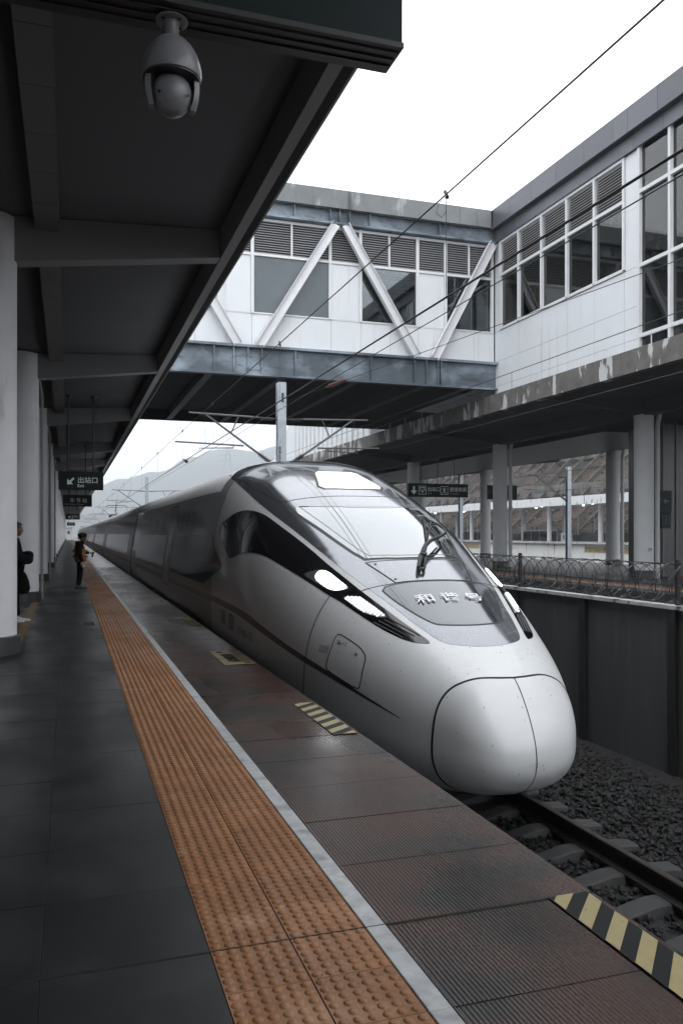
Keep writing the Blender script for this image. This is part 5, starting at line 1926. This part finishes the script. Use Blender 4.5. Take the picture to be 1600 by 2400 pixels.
# ================================================================== FAR PLATFORM, HILLSIDE, MOUNTAINS
p3 = tag(thing('far_platform', (50, 0, -1.1)), 'far side platform with a white stained edge wall', kind='structure')
p3['kind'] = 'structure'
PW = stain(mat('far_platform_white', (.62, .62, .61), .8, noise=(1.2, .08, 6)), (.20, .19, .18), .8, .60, .70, (3, 3, .5))
MB().box(50.4, 58, 10, 330, -3.3, -1.10).build('bed', PW, p3)
MB().box(49.9, 58, 10, 330, -1.098, -.93).build('edge_slab', M['coping'], p3)
pn = MB().box(50.36, 50.398, 63, 73, -1.95, -1.35).build('warning_plate', M['yellow'], p3)
lettering('warning_text', '严禁下站台  横越线路', .52, M['darktext'], (50.35, 72.8, -1.83), (0, -1, 0), (0, 0, 1), p3)
pn = MB().box(50.36, 50.398, 96, 106, -1.95, -1.35).build('warning_plate', M['yellow'], p3)
lettering('warning_text', '严禁下站台  横越线路', .52, M['darktext'], (50.35, 105.8, -1.83), (0, -1, 0), (0, 0, 1), p3)
c3 = thing('far_canopy', (52, 80, -.93), 'long white canopy with slim white columns over the far platform below the hillside', 'canopy')
for k in range(18):
    MB().box(49.6, 50.0, 20 + k * 14 + .02, 34 + k * 14 - .02, 2.95, 3.85).build('fascia', stain(mat('far_canopy_white', (.60, .61, .62), .7), (.15, .15, .15), 1.4, .60, .66, (2, 2, .6)) if k == 0 else bpy.data.materials['far_canopy_white'], c3)
MB().box(50.002, 58, 20, 330, 3.1, 3.8).build('roof_slab', M['wall_w'], c3)
wcol = mat('far_column_white', (.60, .60, .61), .6)
fcm = MB().cyl((0, 0, -.93), (0, 0, 3.1), .26, .26, 14).mesh('column', wcol, smooth=True)
for k in range(26):
    for X in (52.2, 55.8):
        o = link('column', fcm, c3, (X, 44 + k * 9.6 + (2.2 if X > 54 else 0), 0))
        o.matrix_parent_inverse = Matrix.Translation((-52, -80, .93))
fdl = MB().cyl((0, 0, 3.0), (0, 0, 3.09), .14, .14, 8).mesh('downlight', DL)
for k in range(18):
    o = link('downlight', fdl, c3, (51.2 + (k % 2) * 2.2, 44 + k * 4.8, 0))
    o.matrix_parent_inverse = Matrix.Translation((-52, -80, .93))
# glass balustrades and cabinets on the far platform
for y0, n, nw in ((64, 3, 'right of the nearer white columns, with three panes'), (84, 4, 'with four panes, between the two longer and shorter ones'), (100, 5, 'with five panes, leftmost and farthest')):
    t = thing('glass_balustrade', (54.2, y0, -.93), 'glass balustrade on the far platform ' + nw, 'balustrade', 'glass balustrades on the far platform')
    for k in range(n):
        MB().box(54.2, 54.23, y0 + k * 1.9, y0 + k * 1.9 + 1.84, -.93, .22).build('glass_panel', M['glassrail'], t)
        MB().box(54.18, 54.25, y0 + k * 1.9 - .04, y0 + k * 1.9 + .0, -.93, .32).build('post', M['galv'], t)
    MB().box(54.17, 54.26, y0 - .04, y0 + n * 1.9, .32, .38).build('handrail', M['galv'], t)
t = thing('metal_cabinet', (52.4, 79, -.93), 'small grey metal cabinet on the far platform', 'cabinet')
MB().box(52.0, 52.8, 78.6, 79.8, -.93, .05).build('body', M['galv'], t)
MB().box(51.97, 51.999, 79.1, 79.3, -.65, -.2).build('door_mark', M['darktext'], t)
t = thing('wire_mesh_fence', (58, 80, -.93), 'tall wire fence behind the far platform columns', 'fence')
for k in range(60):
    MB().box(57.6, 57.68, 40 + k * 3.2, 40.08 + k * 3.2, -.93, 2.2).build('fence_post', M['galv'], t)
for z in (-.2, .5, 1.2, 1.9):
    MB().box(57.62, 57.65, 40, 232, z, z + .03).build('rail', M['galv'], t)

HM = mat('hillside', (.034, .019, .0115), .95, noise=(.35, .75, 9), bump=(1.2, .8, .25))
stain(HM, (.010, .012, .007), .16, .5, .62)
stain(HM, (.04, .038, .035), .55, .62, .74, seed=3)


def hill_z(x, y):
    from mathutils import noise
    d = x - 58
    if d < 0: return -1.0
    base = d * .78
    z = -1 + base + 1.2 * noise.noise(Vector((x * .08, y * .05, 0))) + .5 * noise.noise(Vector((x * .3, y * .25, 4)))
    return z


v, f = [], []
nx, ny = 60, 150
for i in range(nx):
    for j in range(ny):
        x, y = 58 + i * 1.4, 20 + j * 2.2
        v.append((x, y, hill_z(x, y)))
for i in range(nx - 1):
    for j in range(ny - 1):
        f.append((i * ny + j, (i + 1) * ny + j, (i + 1) * ny + j + 1, i * ny + j + 1))
hs_ = tag(thing('hillside', (58, 80, -1)), 'brown retained hillside behind the far platform', kind='structure')
hs_['kind'] = 'structure'
MB().add(v, f).build('slope', HM, hs_, smooth='all', recalc=False)
BC = stain(mat('bench_concrete', (.11, .107, .10), .9, noise=(1, .3, 7)), (.07, .06, .05), .5, .5, .6)
bx = [(58.3, -.6), (67.0, 6.4), (74.5, 12.3), (82, 18)]
for x, z in bx:
    for k in range(24):
        MB().box(x - .9, x + .9, 24 + k * 12 + .05, 36 + k * 12 - .05, z - 1.1, z + .55 + .15 * sin(k * 2.1)).build('terrace_bench', BC, hs_)
sc_rib = random.Random(21)
RC = stain(mat('rib_concrete', (.05, .048, .045), .9, noise=(1, .3, 6)), (.06, .05, .045), .6, .45, .6)
for (xa, za), (xb, zb__) in zip(bx[:-1], bx[1:]):
    L_ = (Vector((xb, 0, zb__)) - Vector((xa, 0, za))).length
    rm_ = MB().bar((xa + 1, 0, za + .35), (xb - .4, 0, zb__ + .1), .30, .34, (-.6, 0, .8)).mesh('slope_rib', RC)
    for k in range(62):
        if sc_rib.random() < .14: continue
        o = link('slope_rib', rm_, hs_, (0, 30 + k * 3.6 + sc_rib.uniform(-.25, .25), sc_rib.uniform(-.12, .05)))
        o.matrix_parent_inverse = Matrix.Translation((-58, -80, 1))
# scrub on the slope
sc_ = random.Random(11)
v, f = [], []
for i in range(9000):
    x = 59 + sc_.random() * 40
    y = 30 + sc_.random() * 200
    z = hill_z(x, y)
    r = sc_.uniform(.15, .5)
    for q in range(3):
        d = Vector((sc_.uniform(-1, 1), sc_.uniform(-1, 1), sc_.uniform(.1, 1))).normalized() * r
        e_ = d.orthogonal().normalized() * r * .5
        n = len(v)
        o_ = Vector((x, y, z + .1)) + Vector((sc_.uniform(-.3, .3), sc_.uniform(-.3, .3), 0))
        v += [tuple(o_ - e_), tuple(o_ + e_), tuple(o_ + d)]
        f.append((n, n + 1, n + 2))
SB = per_piece(mat('dry_scrub', (.028, .018, .012), .9, noise=(.6, .6, 5)), .1)
tag(MB().add(v, f).build('scrub', SB, recalc=False), 'dry brown scrub and weeds growing on the hillside', 'undergrowth', kind='stuff')
# mist covered mountains
from mathutils import noise as mnoise
MTM = mat('mountain_forest', (.040, .050, .045), .95, noise=(.02, .5, 10))


def ridge(name, X0, X1, Y0, depth, h, seed, label, prof):
    v, f = [], []
    nx, ny = 160, 16
    for i in range(nx):
        t = i / (nx - 1)
        x = X0 + (X1 - X0) * t
        hh = h * prof(t) * (1 + .18 * mnoise.noise(Vector((x * .006, seed, 0))) + .06 * mnoise.noise(Vector((x * .03, seed, 2))))
        for j in range(ny):
            q = j / (ny - 1)
            y = Y0 + depth * q + 18 * mnoise.noise(Vector((x * .02, q * 3, seed)))
            z = -4 + hh * sin(pi * min(1, q * 1.02) * .5) ** .8 + 3 * mnoise.noise(Vector((x * .05, y * .05, seed)))
            v.append((x, y, z))
    for i in range(nx - 1):
        for j in range(ny - 1):
            f.append((i * ny + j, (i + 1) * ny + j, (i + 1) * ny + j + 1, i * ny + j + 1))
    tag(MB().add(v, f).build(name, MTM, smooth='all', recalc=False), label, kind='structure')


ridge('mountain', -42, 1460, 1300, 420, 268, 1.5, 'misty wooded mountain rising to the right beyond the station', lambda t: .04 + .62 * min(1, max(0, t - .01) / .20) ** .62 + .34 * max(0, t - .2))
ridge('mountain', 300, 2600, 2100, 500, 330, 7.5, 'pale far mountain almost lost in mist', lambda t: .45 + .5 * sin(t * 5) ** 2)
# far end of the line: buildings and road
RD = mat('far_white', (.30, .31, .32), .7)
t = thing('far_road_bridge', (20, 420, 0), 'pale road bridge crossing far beyond the train in the mist', 'bridge')
MB().box(-40, 120, 418, 426, 5.5, 8.8).build('deck', RD, t)
for k in range(7):
    MB().box(-30 + k * 22, -27 + k * 22, 420, 424, -3.3, 5.5).build('pier', RD, t)
rb_ = random.Random(5)
for k in range(9):
    X, Y = -2 + k * 8 + rb_.uniform(-2, 2), 300 + rb_.uniform(-20, 60)
    hgt = rb_.uniform(2.6, 6)
    t = thing('far_building', (X, Y, -3.3), 'small pale building far beyond the end of the platform in the mist', 'building', 'small buildings far beyond the platform end')
    MB().box(X - 3, X + 3, Y, Y + 8, -3.3, hgt - 3.3).build('wall', RD, t)
    MB().box(X - 3.3, X + 3.3, Y - .3, Y + 8.3, hgt - 3.3, hgt - 2.9).build('roof', M['concrete'], t)
    for i in range(3):
        MB().box(X - 2.4 + i * 1.8, X - 1.5 + i * 1.8, Y - .03, Y - .005, hgt - 5.6, hgt - 4.4).build('window', M['winblack'], t)
# pylon in the haze
t = thing('power_pylon', (150, 430, 50), 'lattice power pylon on the misty mountainside', 'pylon')


def pylon(X, Y, Z, hgt):
    m = MB()
    for a, b_ in ((-3, -3), (3, -3), (3, 3), (-3, 3)):
        m.tube([(X + a, Y + b_, Z), (X + a * .25, Y + b_ * .25, Z + hgt)], .25, 4)
    for q in (.7, .85, 1.0):
        m.tube([(X - 6, Y, Z + hgt * q), (X + 6, Y, Z + hgt * q)], .22, 4)
    for q in range(5):
        z0, z1 = Z + hgt * q / 5, Z + hgt * (q + 1) / 5
        w0, w1 = 3 * (1 - .75 * q / 5), 3 * (1 - .75 * (q + 1) / 5)
        m.tube([(X - w0, Y, z0), (X + w1, Y, z1)], .15, 4)
        m.tube([(X + w0, Y, z0), (X - w1, Y, z1)], .15, 4)
    return m


pp_ = on_y(534, 1112, 480)
pylon(pp_.x, 480, pp_.z - 6, 20).build('lattice', M['galv'], t)

# haze over everything
hz = MB().box(-1500, 3600, -400, 3300, -4.4, 300)
hzm = bpy.data.materials.new('haze')
hzm.use_nodes = True
hzm.node_tree.nodes.clear()
ho = hzm.node_tree.nodes.new('ShaderNodeOutputMaterial')
hv = hzm.node_tree.nodes.new('ShaderNodeVolumePrincipled')
hv.inputs['Color'].default_value = (.86, .91, .97, 1)
hv.inputs['Density'].default_value = .0007
hv.inputs['Anisotropy'].default_value = .2
hzm.node_tree.links.new(hv.outputs[0], ho.inputs['Volume'])
tag(hz.build('haze', hzm), 'pale mist filling the whole valley', 'mist', kind='stuff')

# ================================================================== PEOPLE
SKIN = mat('skin', (.20, .11, .078), .5)
HAIR = mat('black_hair', (.006, .005, .005), .6)
COATM = mat('black_padded_coat', (.004, .004, .005), .85, spec=.12, noise=(9, .3, 4), bump=(14, .6, .01))
TROUS = mat('black_trousers', (.004, .004, .0045), .9, spec=.1)
SHOEW = mat('white_trainers', (.50, .50, .50), .6)
VESTO = mat('orange_vest', (.42, .11, .022), .7, noise=(12, .15, 4))
VESTY = mat('olive_vest_side', (.13, .115, .018), .7, noise=(12, .15, 4))
REFL = mat('silver_reflective_tape', (.45, .47, .48), .4)


def skin_body(name, joints, edges, mt, parent, root=0, sub=2):
    me = bpy.data.meshes.new(name)
    me.from_pydata([j[0] for j in joints], edges, [])
    ob = bpy.data.objects.new(name, me)
    COL.objects.link(ob)
    sm = ob.modifiers.new('skin', 'SKIN')
    for i, j in enumerate(joints):
        sv_ = me.skin_vertices[0].data[i]
        r = j[1]
        sv_.radius = r if isinstance(r, tuple) else (r, r)
        sv_.use_root = (i == root)
    ss = ob.modifiers.new('sub', 'SUBSURF')
    ss.levels = sub
    ss.render_levels = sub
    dg = bpy.context.evaluated_depsgraph_get()
    dg.update()
    m2 = bpy.data.meshes.new_from_object(ob.evaluated_get(dg))
    bpy.data.objects.remove(ob)
    m2.name = name
    m2.materials.clear()
    for q in (mt if isinstance(mt, list) else [mt]):
        m2.materials.append(q)
    m2.polygons.foreach_set('use_smooth', [True] * len(m2.polygons))
    return link(name, m2, parent)


def head(t, hx, hy, hz, face, scale=1.0, hair_long=.0):
    """head facing +X; hz is the chin-to-crown centre"""
    bm = bmesh.new()
    bmesh.ops.create_uvsphere(bm, u_segments=28, v_segments=20, radius=1)
    for v in bm.verts:
        x, y, z = v.co
        X, Y, Z = x * .098, y * .076, z * .118
        if z < 0:                          # jaw narrows
            k = 1 + z * .32
            Y *= k
            X *= (1 + z * .12)
            if x > 0: X += -z * .012
        if x > .3:
            # brow, nose, lips, chin in profile
            w_ = max(0, 1 - abs(y) / .28)
            X += .010 * w_ * math.exp(-((z - .22) / .12) ** 2)
            X += .026 * w_ * math.exp(-((z + .12) / .10) ** 2)
            X -= .006 * math.exp(-((z - .07) / .06) ** 2)
            X += .009 * w_ * math.exp(-((z + .42) / .06) ** 2)
            X += .007 * w_ * math.exp(-((z + .54) / .05) ** 2)
            X += .012 * w_ * math.exp(-((z + .80) / .10) ** 2)
        v.co = (hx + X * scale, hy + Y * scale, hz + Z * scale)
    me = bpy.data.meshes.new('head')
    bm.to_mesh(me)
    bm.free()
    me.materials.append(SKIN)
    me.polygons.foreach_set('use_smooth', [True] * len(me.polygons))
    return me


def hair_mesh(hx, hy, hz, scale, fringe, back):
    bm = bmesh.new()
    bmesh.ops.create_uvsphere(bm, u_segments=32, v_segments=22, radius=1)
    rr_ = random.Random(4)
    dead = []
    for v in bm.verts:
        x, y, z = v.co
        lim = -.05 if x < -.1 else (.30 if x > .55 else .12)
        if x > .55: lim = fringe
        if x < -.1: lim = back
        if z < lim:
            dead.append(v)
            continue
        k = 1 + rr_.uniform(-.015, .03)
        v.co = (hx - .006 + x * .112 * scale * k, hy + y * .090 * scale * k, hz + .008 + z * .128 * scale * k)
    bmesh.ops.delete(bm, geom=dead, context='VERTS')
    r = bmesh.ops.solidify(bm, geom=bm.faces[:], thickness=-.012)
    me = bpy.data.meshes.new('hair')
    bm.to_mesh(me)
    bm.free()
    me.materials.append(HAIR)
    me.polygons.foreach_set('use_smooth', [True] * len(me.polygons))
    return me


def hand(t, wrist, d, side, mt, curl=.5, size=1.0):
    """palm with four fingers and a thumb; d is the pointing direction"""
    w0, d = Vector(wrist), Vector(d).normalized()
    s_ = Vector(side).normalized()
    n_ = d.cross(s_).normalized()
    J = [(tuple(w0), .026 * size), (tuple(w0 + d * .045 * size), (.034 * size, .018 * size)), (tuple(w0 + d * .085 * size), (.034 * size, .014 * size))]
    E_ = [(0, 1), (1, 2)]
    for k, ln in enumerate((.070, .078, .072, .056)):
        b_ = w0 + d * .082 * size + s_ * (-.026 + k * .0175) * size
        p1 = b_ + (d * cos(curl) + n_ * sin(curl)) * ln * .5 * size
        p2 = p1 + (d * cos(curl * 2) + n_ * sin(curl * 2)) * ln * .5 * size
        i = len(J)
        J += [(tuple(b_), .0095 * size), (tuple(p1), .0085 * size), (tuple(p2), .007 * size)]
        E_ += [(2, i), (i, i + 1), (i + 1, i + 2)]
    b_ = w0 + d * .03 * size - s_ * .03 * size
    i = len(J)
    J += [(tuple(b_), .013 * size), (tuple(b_ + (d - s_ * .7) .normalized() * .032 * size), .011 * size), (tuple(b_ + (d - s_ * .2 + n_ * .5).normalized() * .062 * size), .008 * size)]
    E_ += [(1, i), (i, i + 1), (i + 1, i + 2)]
    return skin_body('hand', J, E_, mt, t, 0, 1)


def shoe(t, x, y, mt, z=PT, ln=.27, name='shoe'):
    m = MB()
    prof = [(-.09, .0, .035, .075), (-.05, .0, .042, .085), (.0, .0, .045, .070), (.06, .0, .048, .050), (.12, .0, .046, .040), (.165, .0, .034, .030), (.185, .0, .012, .018)]
    v = []
    for px, _, hw, h in prof:
        for yy, zz in ((-hw, 0), (-hw, h * .55), (-hw * .55, h), (hw * .55, h), (hw, h * .55), (hw, 0)):
            v.append((x + px, y + yy, z + .002 + zz))
    f = [(6 * i + k, 6 * i + (k + 1) % 6, 6 * i + 6 + (k + 1) % 6, 6 * i + 6 + k) for i in range(6) for k in range(6)] + [tuple(range(6)), tuple(range(41, 35, -1))]
    m.add(v, f)
    return m.build(name, mt, t, smooth=True)


# --- man with folded arms between the first two columns, facing the train (+X)
X0, Y0_ = -.93, 16.05
t = tag(thing('person', (X0, Y0_, PT)), 'person in a long black padded coat and white trainers standing between the first two columns', 'person')
z = PT
J = [((X0 - .01, Y0_, z + .93), (.17, .13)), ((X0 - .02, Y0_, z + 1.15), (.15, .12)), ((X0 - .01, Y0_, z + 1.36), (.18, .13)), ((X0 + .0, Y0_, z + 1.49), (.065, .06)), ((X0 + .025, Y0_, z + 1.58), (.055, .05)),
     ((X0 - .0, Y0_ - .09, z + .86), .095), ((X0 + .01, Y0_ - .10, z + .48), .068), ((X0 - .02, Y0_ - .10, z + .09), .045),
     ((X0 - .0, Y0_ + .09, z + .86), .095), ((X0 + .02, Y0_ + .10, z + .48), .068), ((X0 + .06, Y0_ + .12, z + .09), .045),
     ((X0 - .01, Y0_ - .20, z + 1.42), .062), ((X0 + .06, Y0_ - .26, z + 1.14), .050), ((X0 + .24, Y0_ - .06, z + 1.10), .034),
     ((X0 - .01, Y0_ + .20, z + 1.42), .062), ((X0 + .07, Y0_ + .26, z + 1.15), .050), ((X0 + .25, Y0_ + .04, z + 1.16), .034)]
E_ = [(0, 1), (1, 2), (2, 3), (3, 4), (0, 5), (5, 6), (6, 7), (0, 8), (8, 9), (9, 10), (2, 11), (11, 12), (12, 13), (2, 14), (14, 15), (15, 16)]
skin_body('body', J, E_, TROUS, t)
link('head', head(t, X0 + .045, Y0_, z + 1.665, 1), t)
link('hair', hair_mesh(X0 + .045, Y0_, z + 1.665, 1.0, .42, -.55), t)
MB().lathe([(.001, -.012), (.012, -.008), (.016, 0), (.012, .010), (.001, .014)], (X0 + .035, Y0_ - .076, z + 1.655), 10).build('ear', SKIN, t, smooth=True)
MB().lathe([(.001, -.01), (.008, -.006), (.008, .005), (.001, .008)], (X0 + .045, Y0_ - .088, z + 1.645), 8).build('earphone', SHOEW, t, smooth=True)
J = [((X0 - .02, Y0_, z + .78), (.215, .185)), ((X0 - .02, Y0_, z + .95), (.205, .175)), ((X0 - .03, Y0_, z + 1.18), (.19, .16)), ((X0 - .03, Y0_, z + 1.38), (.20, .15)), ((X0 + .01, Y0_, z + 1.50), (.10, .10)), ((X0 + .03, Y0_, z + 1.545), (.10, .095)),
     ((X0 - .01, Y0_ - .20, z + 1.41), .095), ((X0 + .06, Y0_ - .28, z + 1.16), .105), ((X0 + .25, Y0_ - .10, z + 1.12), .092), ((X0 + .25, Y0_ + .10, z + 1.14), .085),
     ((X0 - .01, Y0_ + .20, z + 1.41), .095), ((X0 + .08, Y0_ + .28, z + 1.17), .105), ((X0 + .26, Y0_ + .10, z + 1.20), .09), ((X0 + .25, Y0_ - .08, z + 1.20), .08)]
E_ = [(0, 1), (1, 2), (2, 3), (3, 4), (4, 5), (3, 6), (6, 7), (7, 8), (8, 9), (3, 10), (10, 11), (11, 12), (12, 13)]
skin_body('coat', J, E_, COATM, t)
hand(t, (X0 + .20, Y0_ + .10, z + 1.10), (-.2, 1, .0), (0, 0, 1), SKIN, .6)
hand(t, (X0 + .20, Y0_ - .06, z + 1.17), (-.1, -1, .1), (0, 0, 1), SKIN, .6)
shoe(t, X0 + .0, Y0_ - .10, SHOEW)
shoe(t, X0 + .09, Y0_ + .12, SHOEW)
# bag hanging from the folded arms
bg_ = thing('shoulder_bag', (X0 + .16, Y0_ - .02, PT + .5), 'black soft bag hanging in front of the person in the black coat', 'bag')
m = MB()
m.lathe([(.02, 0), (.10, .02), (.125, .10), (.11, .22), (.07, .34), (.03, .40)], (X0 + .15, Y0_ - .02, PT + .50), 16)
m.build('bag_body', TROUS, bg_, smooth=True)
MB().tube([(X0 + .15, Y0_ - .02, PT + .89), (X0 + .17, Y0_ - .06, PT + 1.0), (X0 + .20, Y0_ - .10, PT + 1.12)], .012, 6).build('strap', TROUS, bg_)

# --- attendant in an orange vest near the tactile strip, facing the train
X1, Y1 = .33, 25.0
t = tag(thing('person', (X1, Y1, PT)), 'person in a dark hat and orange safety vest holding a radio beside the tactile strip', 'person')
k_ = .915
J = [((X1 - .0, Y1, z + .93 * k_), (.16, .13)), ((X1 - .02, Y1, z + 1.15 * k_), (.15, .13)), ((X1 - .02, Y1, z + 1.36 * k_), (.165, .13)), ((X1 + .02, Y1, z + 1.49 * k_), (.06, .06)), ((X1 + .05, Y1, z + 1.56 * k_), (.05, .05)),
     ((X1 - .01, Y1 - .08, z + .86 * k_), .095), ((X1 - .03, Y1 - .09, z + .48 * k_), .07), ((X1 - .08, Y1 - .09, z + .09), .048),
     ((X1 + .01, Y1 + .08, z + .86 * k_), .095), ((X1 + .01, Y1 + .09, z + .48 * k_), .07), ((X1 - .03, Y1 + .10, z + .09), .048),
     ((X1 - .03, Y1 - .19, z + 1.40 * k_), .095), ((X1 - .03, Y1 - .27, z + 1.12 * k_), .082), ((X1 + .05, Y1 - .24, z + .86 * k_), .046),
     ((X1 - .01, Y1 + .19, z + 1.40 * k_), .075), ((X1 + .06, Y1 + .24, z + 1.16 * k_), .066), ((X1 + .26, Y1 + .14, z + 1.12 * k_), .044)]
E_ = [(0, 1), (1, 2), (2, 3), (3, 4), (0, 5), (5, 6), (6, 7), (0, 8), (8, 9), (9, 10), (2, 11), (11, 12), (12, 13), (2, 14), (14, 15), (15, 16)]
skin_body('body', J, E_, TROUS, t)
link('head', head(t, X1 + .075, Y1, z + 1.625 * k_, 1, .97), t)
link('hair', hair_mesh(X1 + .07, Y1, z + 1.625 * k_, .97, .30, -.5), t)
MB().lathe([(.105, -.03), (.125, .0), (.135, .03), (.128, .062), (.09, .085), (.02, .092)], (X1 + .055, Y1, z + 1.665 * k_), 24).build('hat', HAIR, t, smooth=True)
m = MB()
m.lathe([(.11, -.05), (.125, -.015), (.12, .02), (.10, .04)], (X1 - .02, Y1, z + 1.46 * k_), 20)
m.build('hood', COATM, t, smooth=True)
J = [((X1 + .015, Y1, z + .80 * k_), (.225, .19)), ((X1 - .0, Y1, z + .98 * k_), (.21, .18)), ((X1 - .02, Y1, z + 1.20 * k_), (.205, .17)), ((X1 - .02, Y1, z + 1.36 * k_), (.195, .16)), ((X1 - .0, Y1, z + 1.43 * k_), (.11, .11))]
vb = skin_body('vest', J, [(0, 1), (1, 2), (2, 3), (3, 4)], [VESTO, VESTY], t)
for p in vb.data.polygons:
    c = p.center
    p.material_index = 1 if c.x < X1 - .03 else 0
m = MB()
for zz in (1.02, 1.20):
    ring = []
    for q in range(28):
        an = 2 * pi * q / 28
        for dz in (-.022, .022):
            ring.append((X1 - .005 + .216 * cos(an), Y1 + .186 * sin(an), z + zz * k_ + dz))
    m.add(ring, [(2 * q, (2 * q + 2) % 56, (2 * q + 3) % 56, 2 * q + 1) for q in range(28)])
o = m.build('reflective_tape', VESTY, t, recalc=False)
hand(t, (X1 + .055, Y1 - .245, z + .855 * k_), (.15, 0, -1), (1, 0, 0), SHOEW, .35, 1.1)
hand(t, (X1 + .265, Y1 + .135, z + 1.125 * k_), (1, -.3, .1), (0, .3, 1), SKIN, .8)
shoe(t, X1 - .06, Y1 - .09, HAIR)
shoe(t, X1 + .0, Y1 + .10, HAIR)
rd = thing('hand_radio', (X1 + .36, Y1 + .10, PT + 1.0), 'small dark radio with an aerial held by the person in the vest', 'radio')
MB().bar((X1 + .33, Y1 + .11, z + 1.00 * k_), (X1 + .37, Y1 + .09, z + 1.15 * k_), .055, .03).build('body', M['blackpl'], rd)
MB().tube([(X1 + .365, Y1 + .09, z + 1.13 * k_), (X1 + .52, Y1 + .02, z + 1.21 * k_)], .007, 6).build('aerial', M['blackpl'], rd)
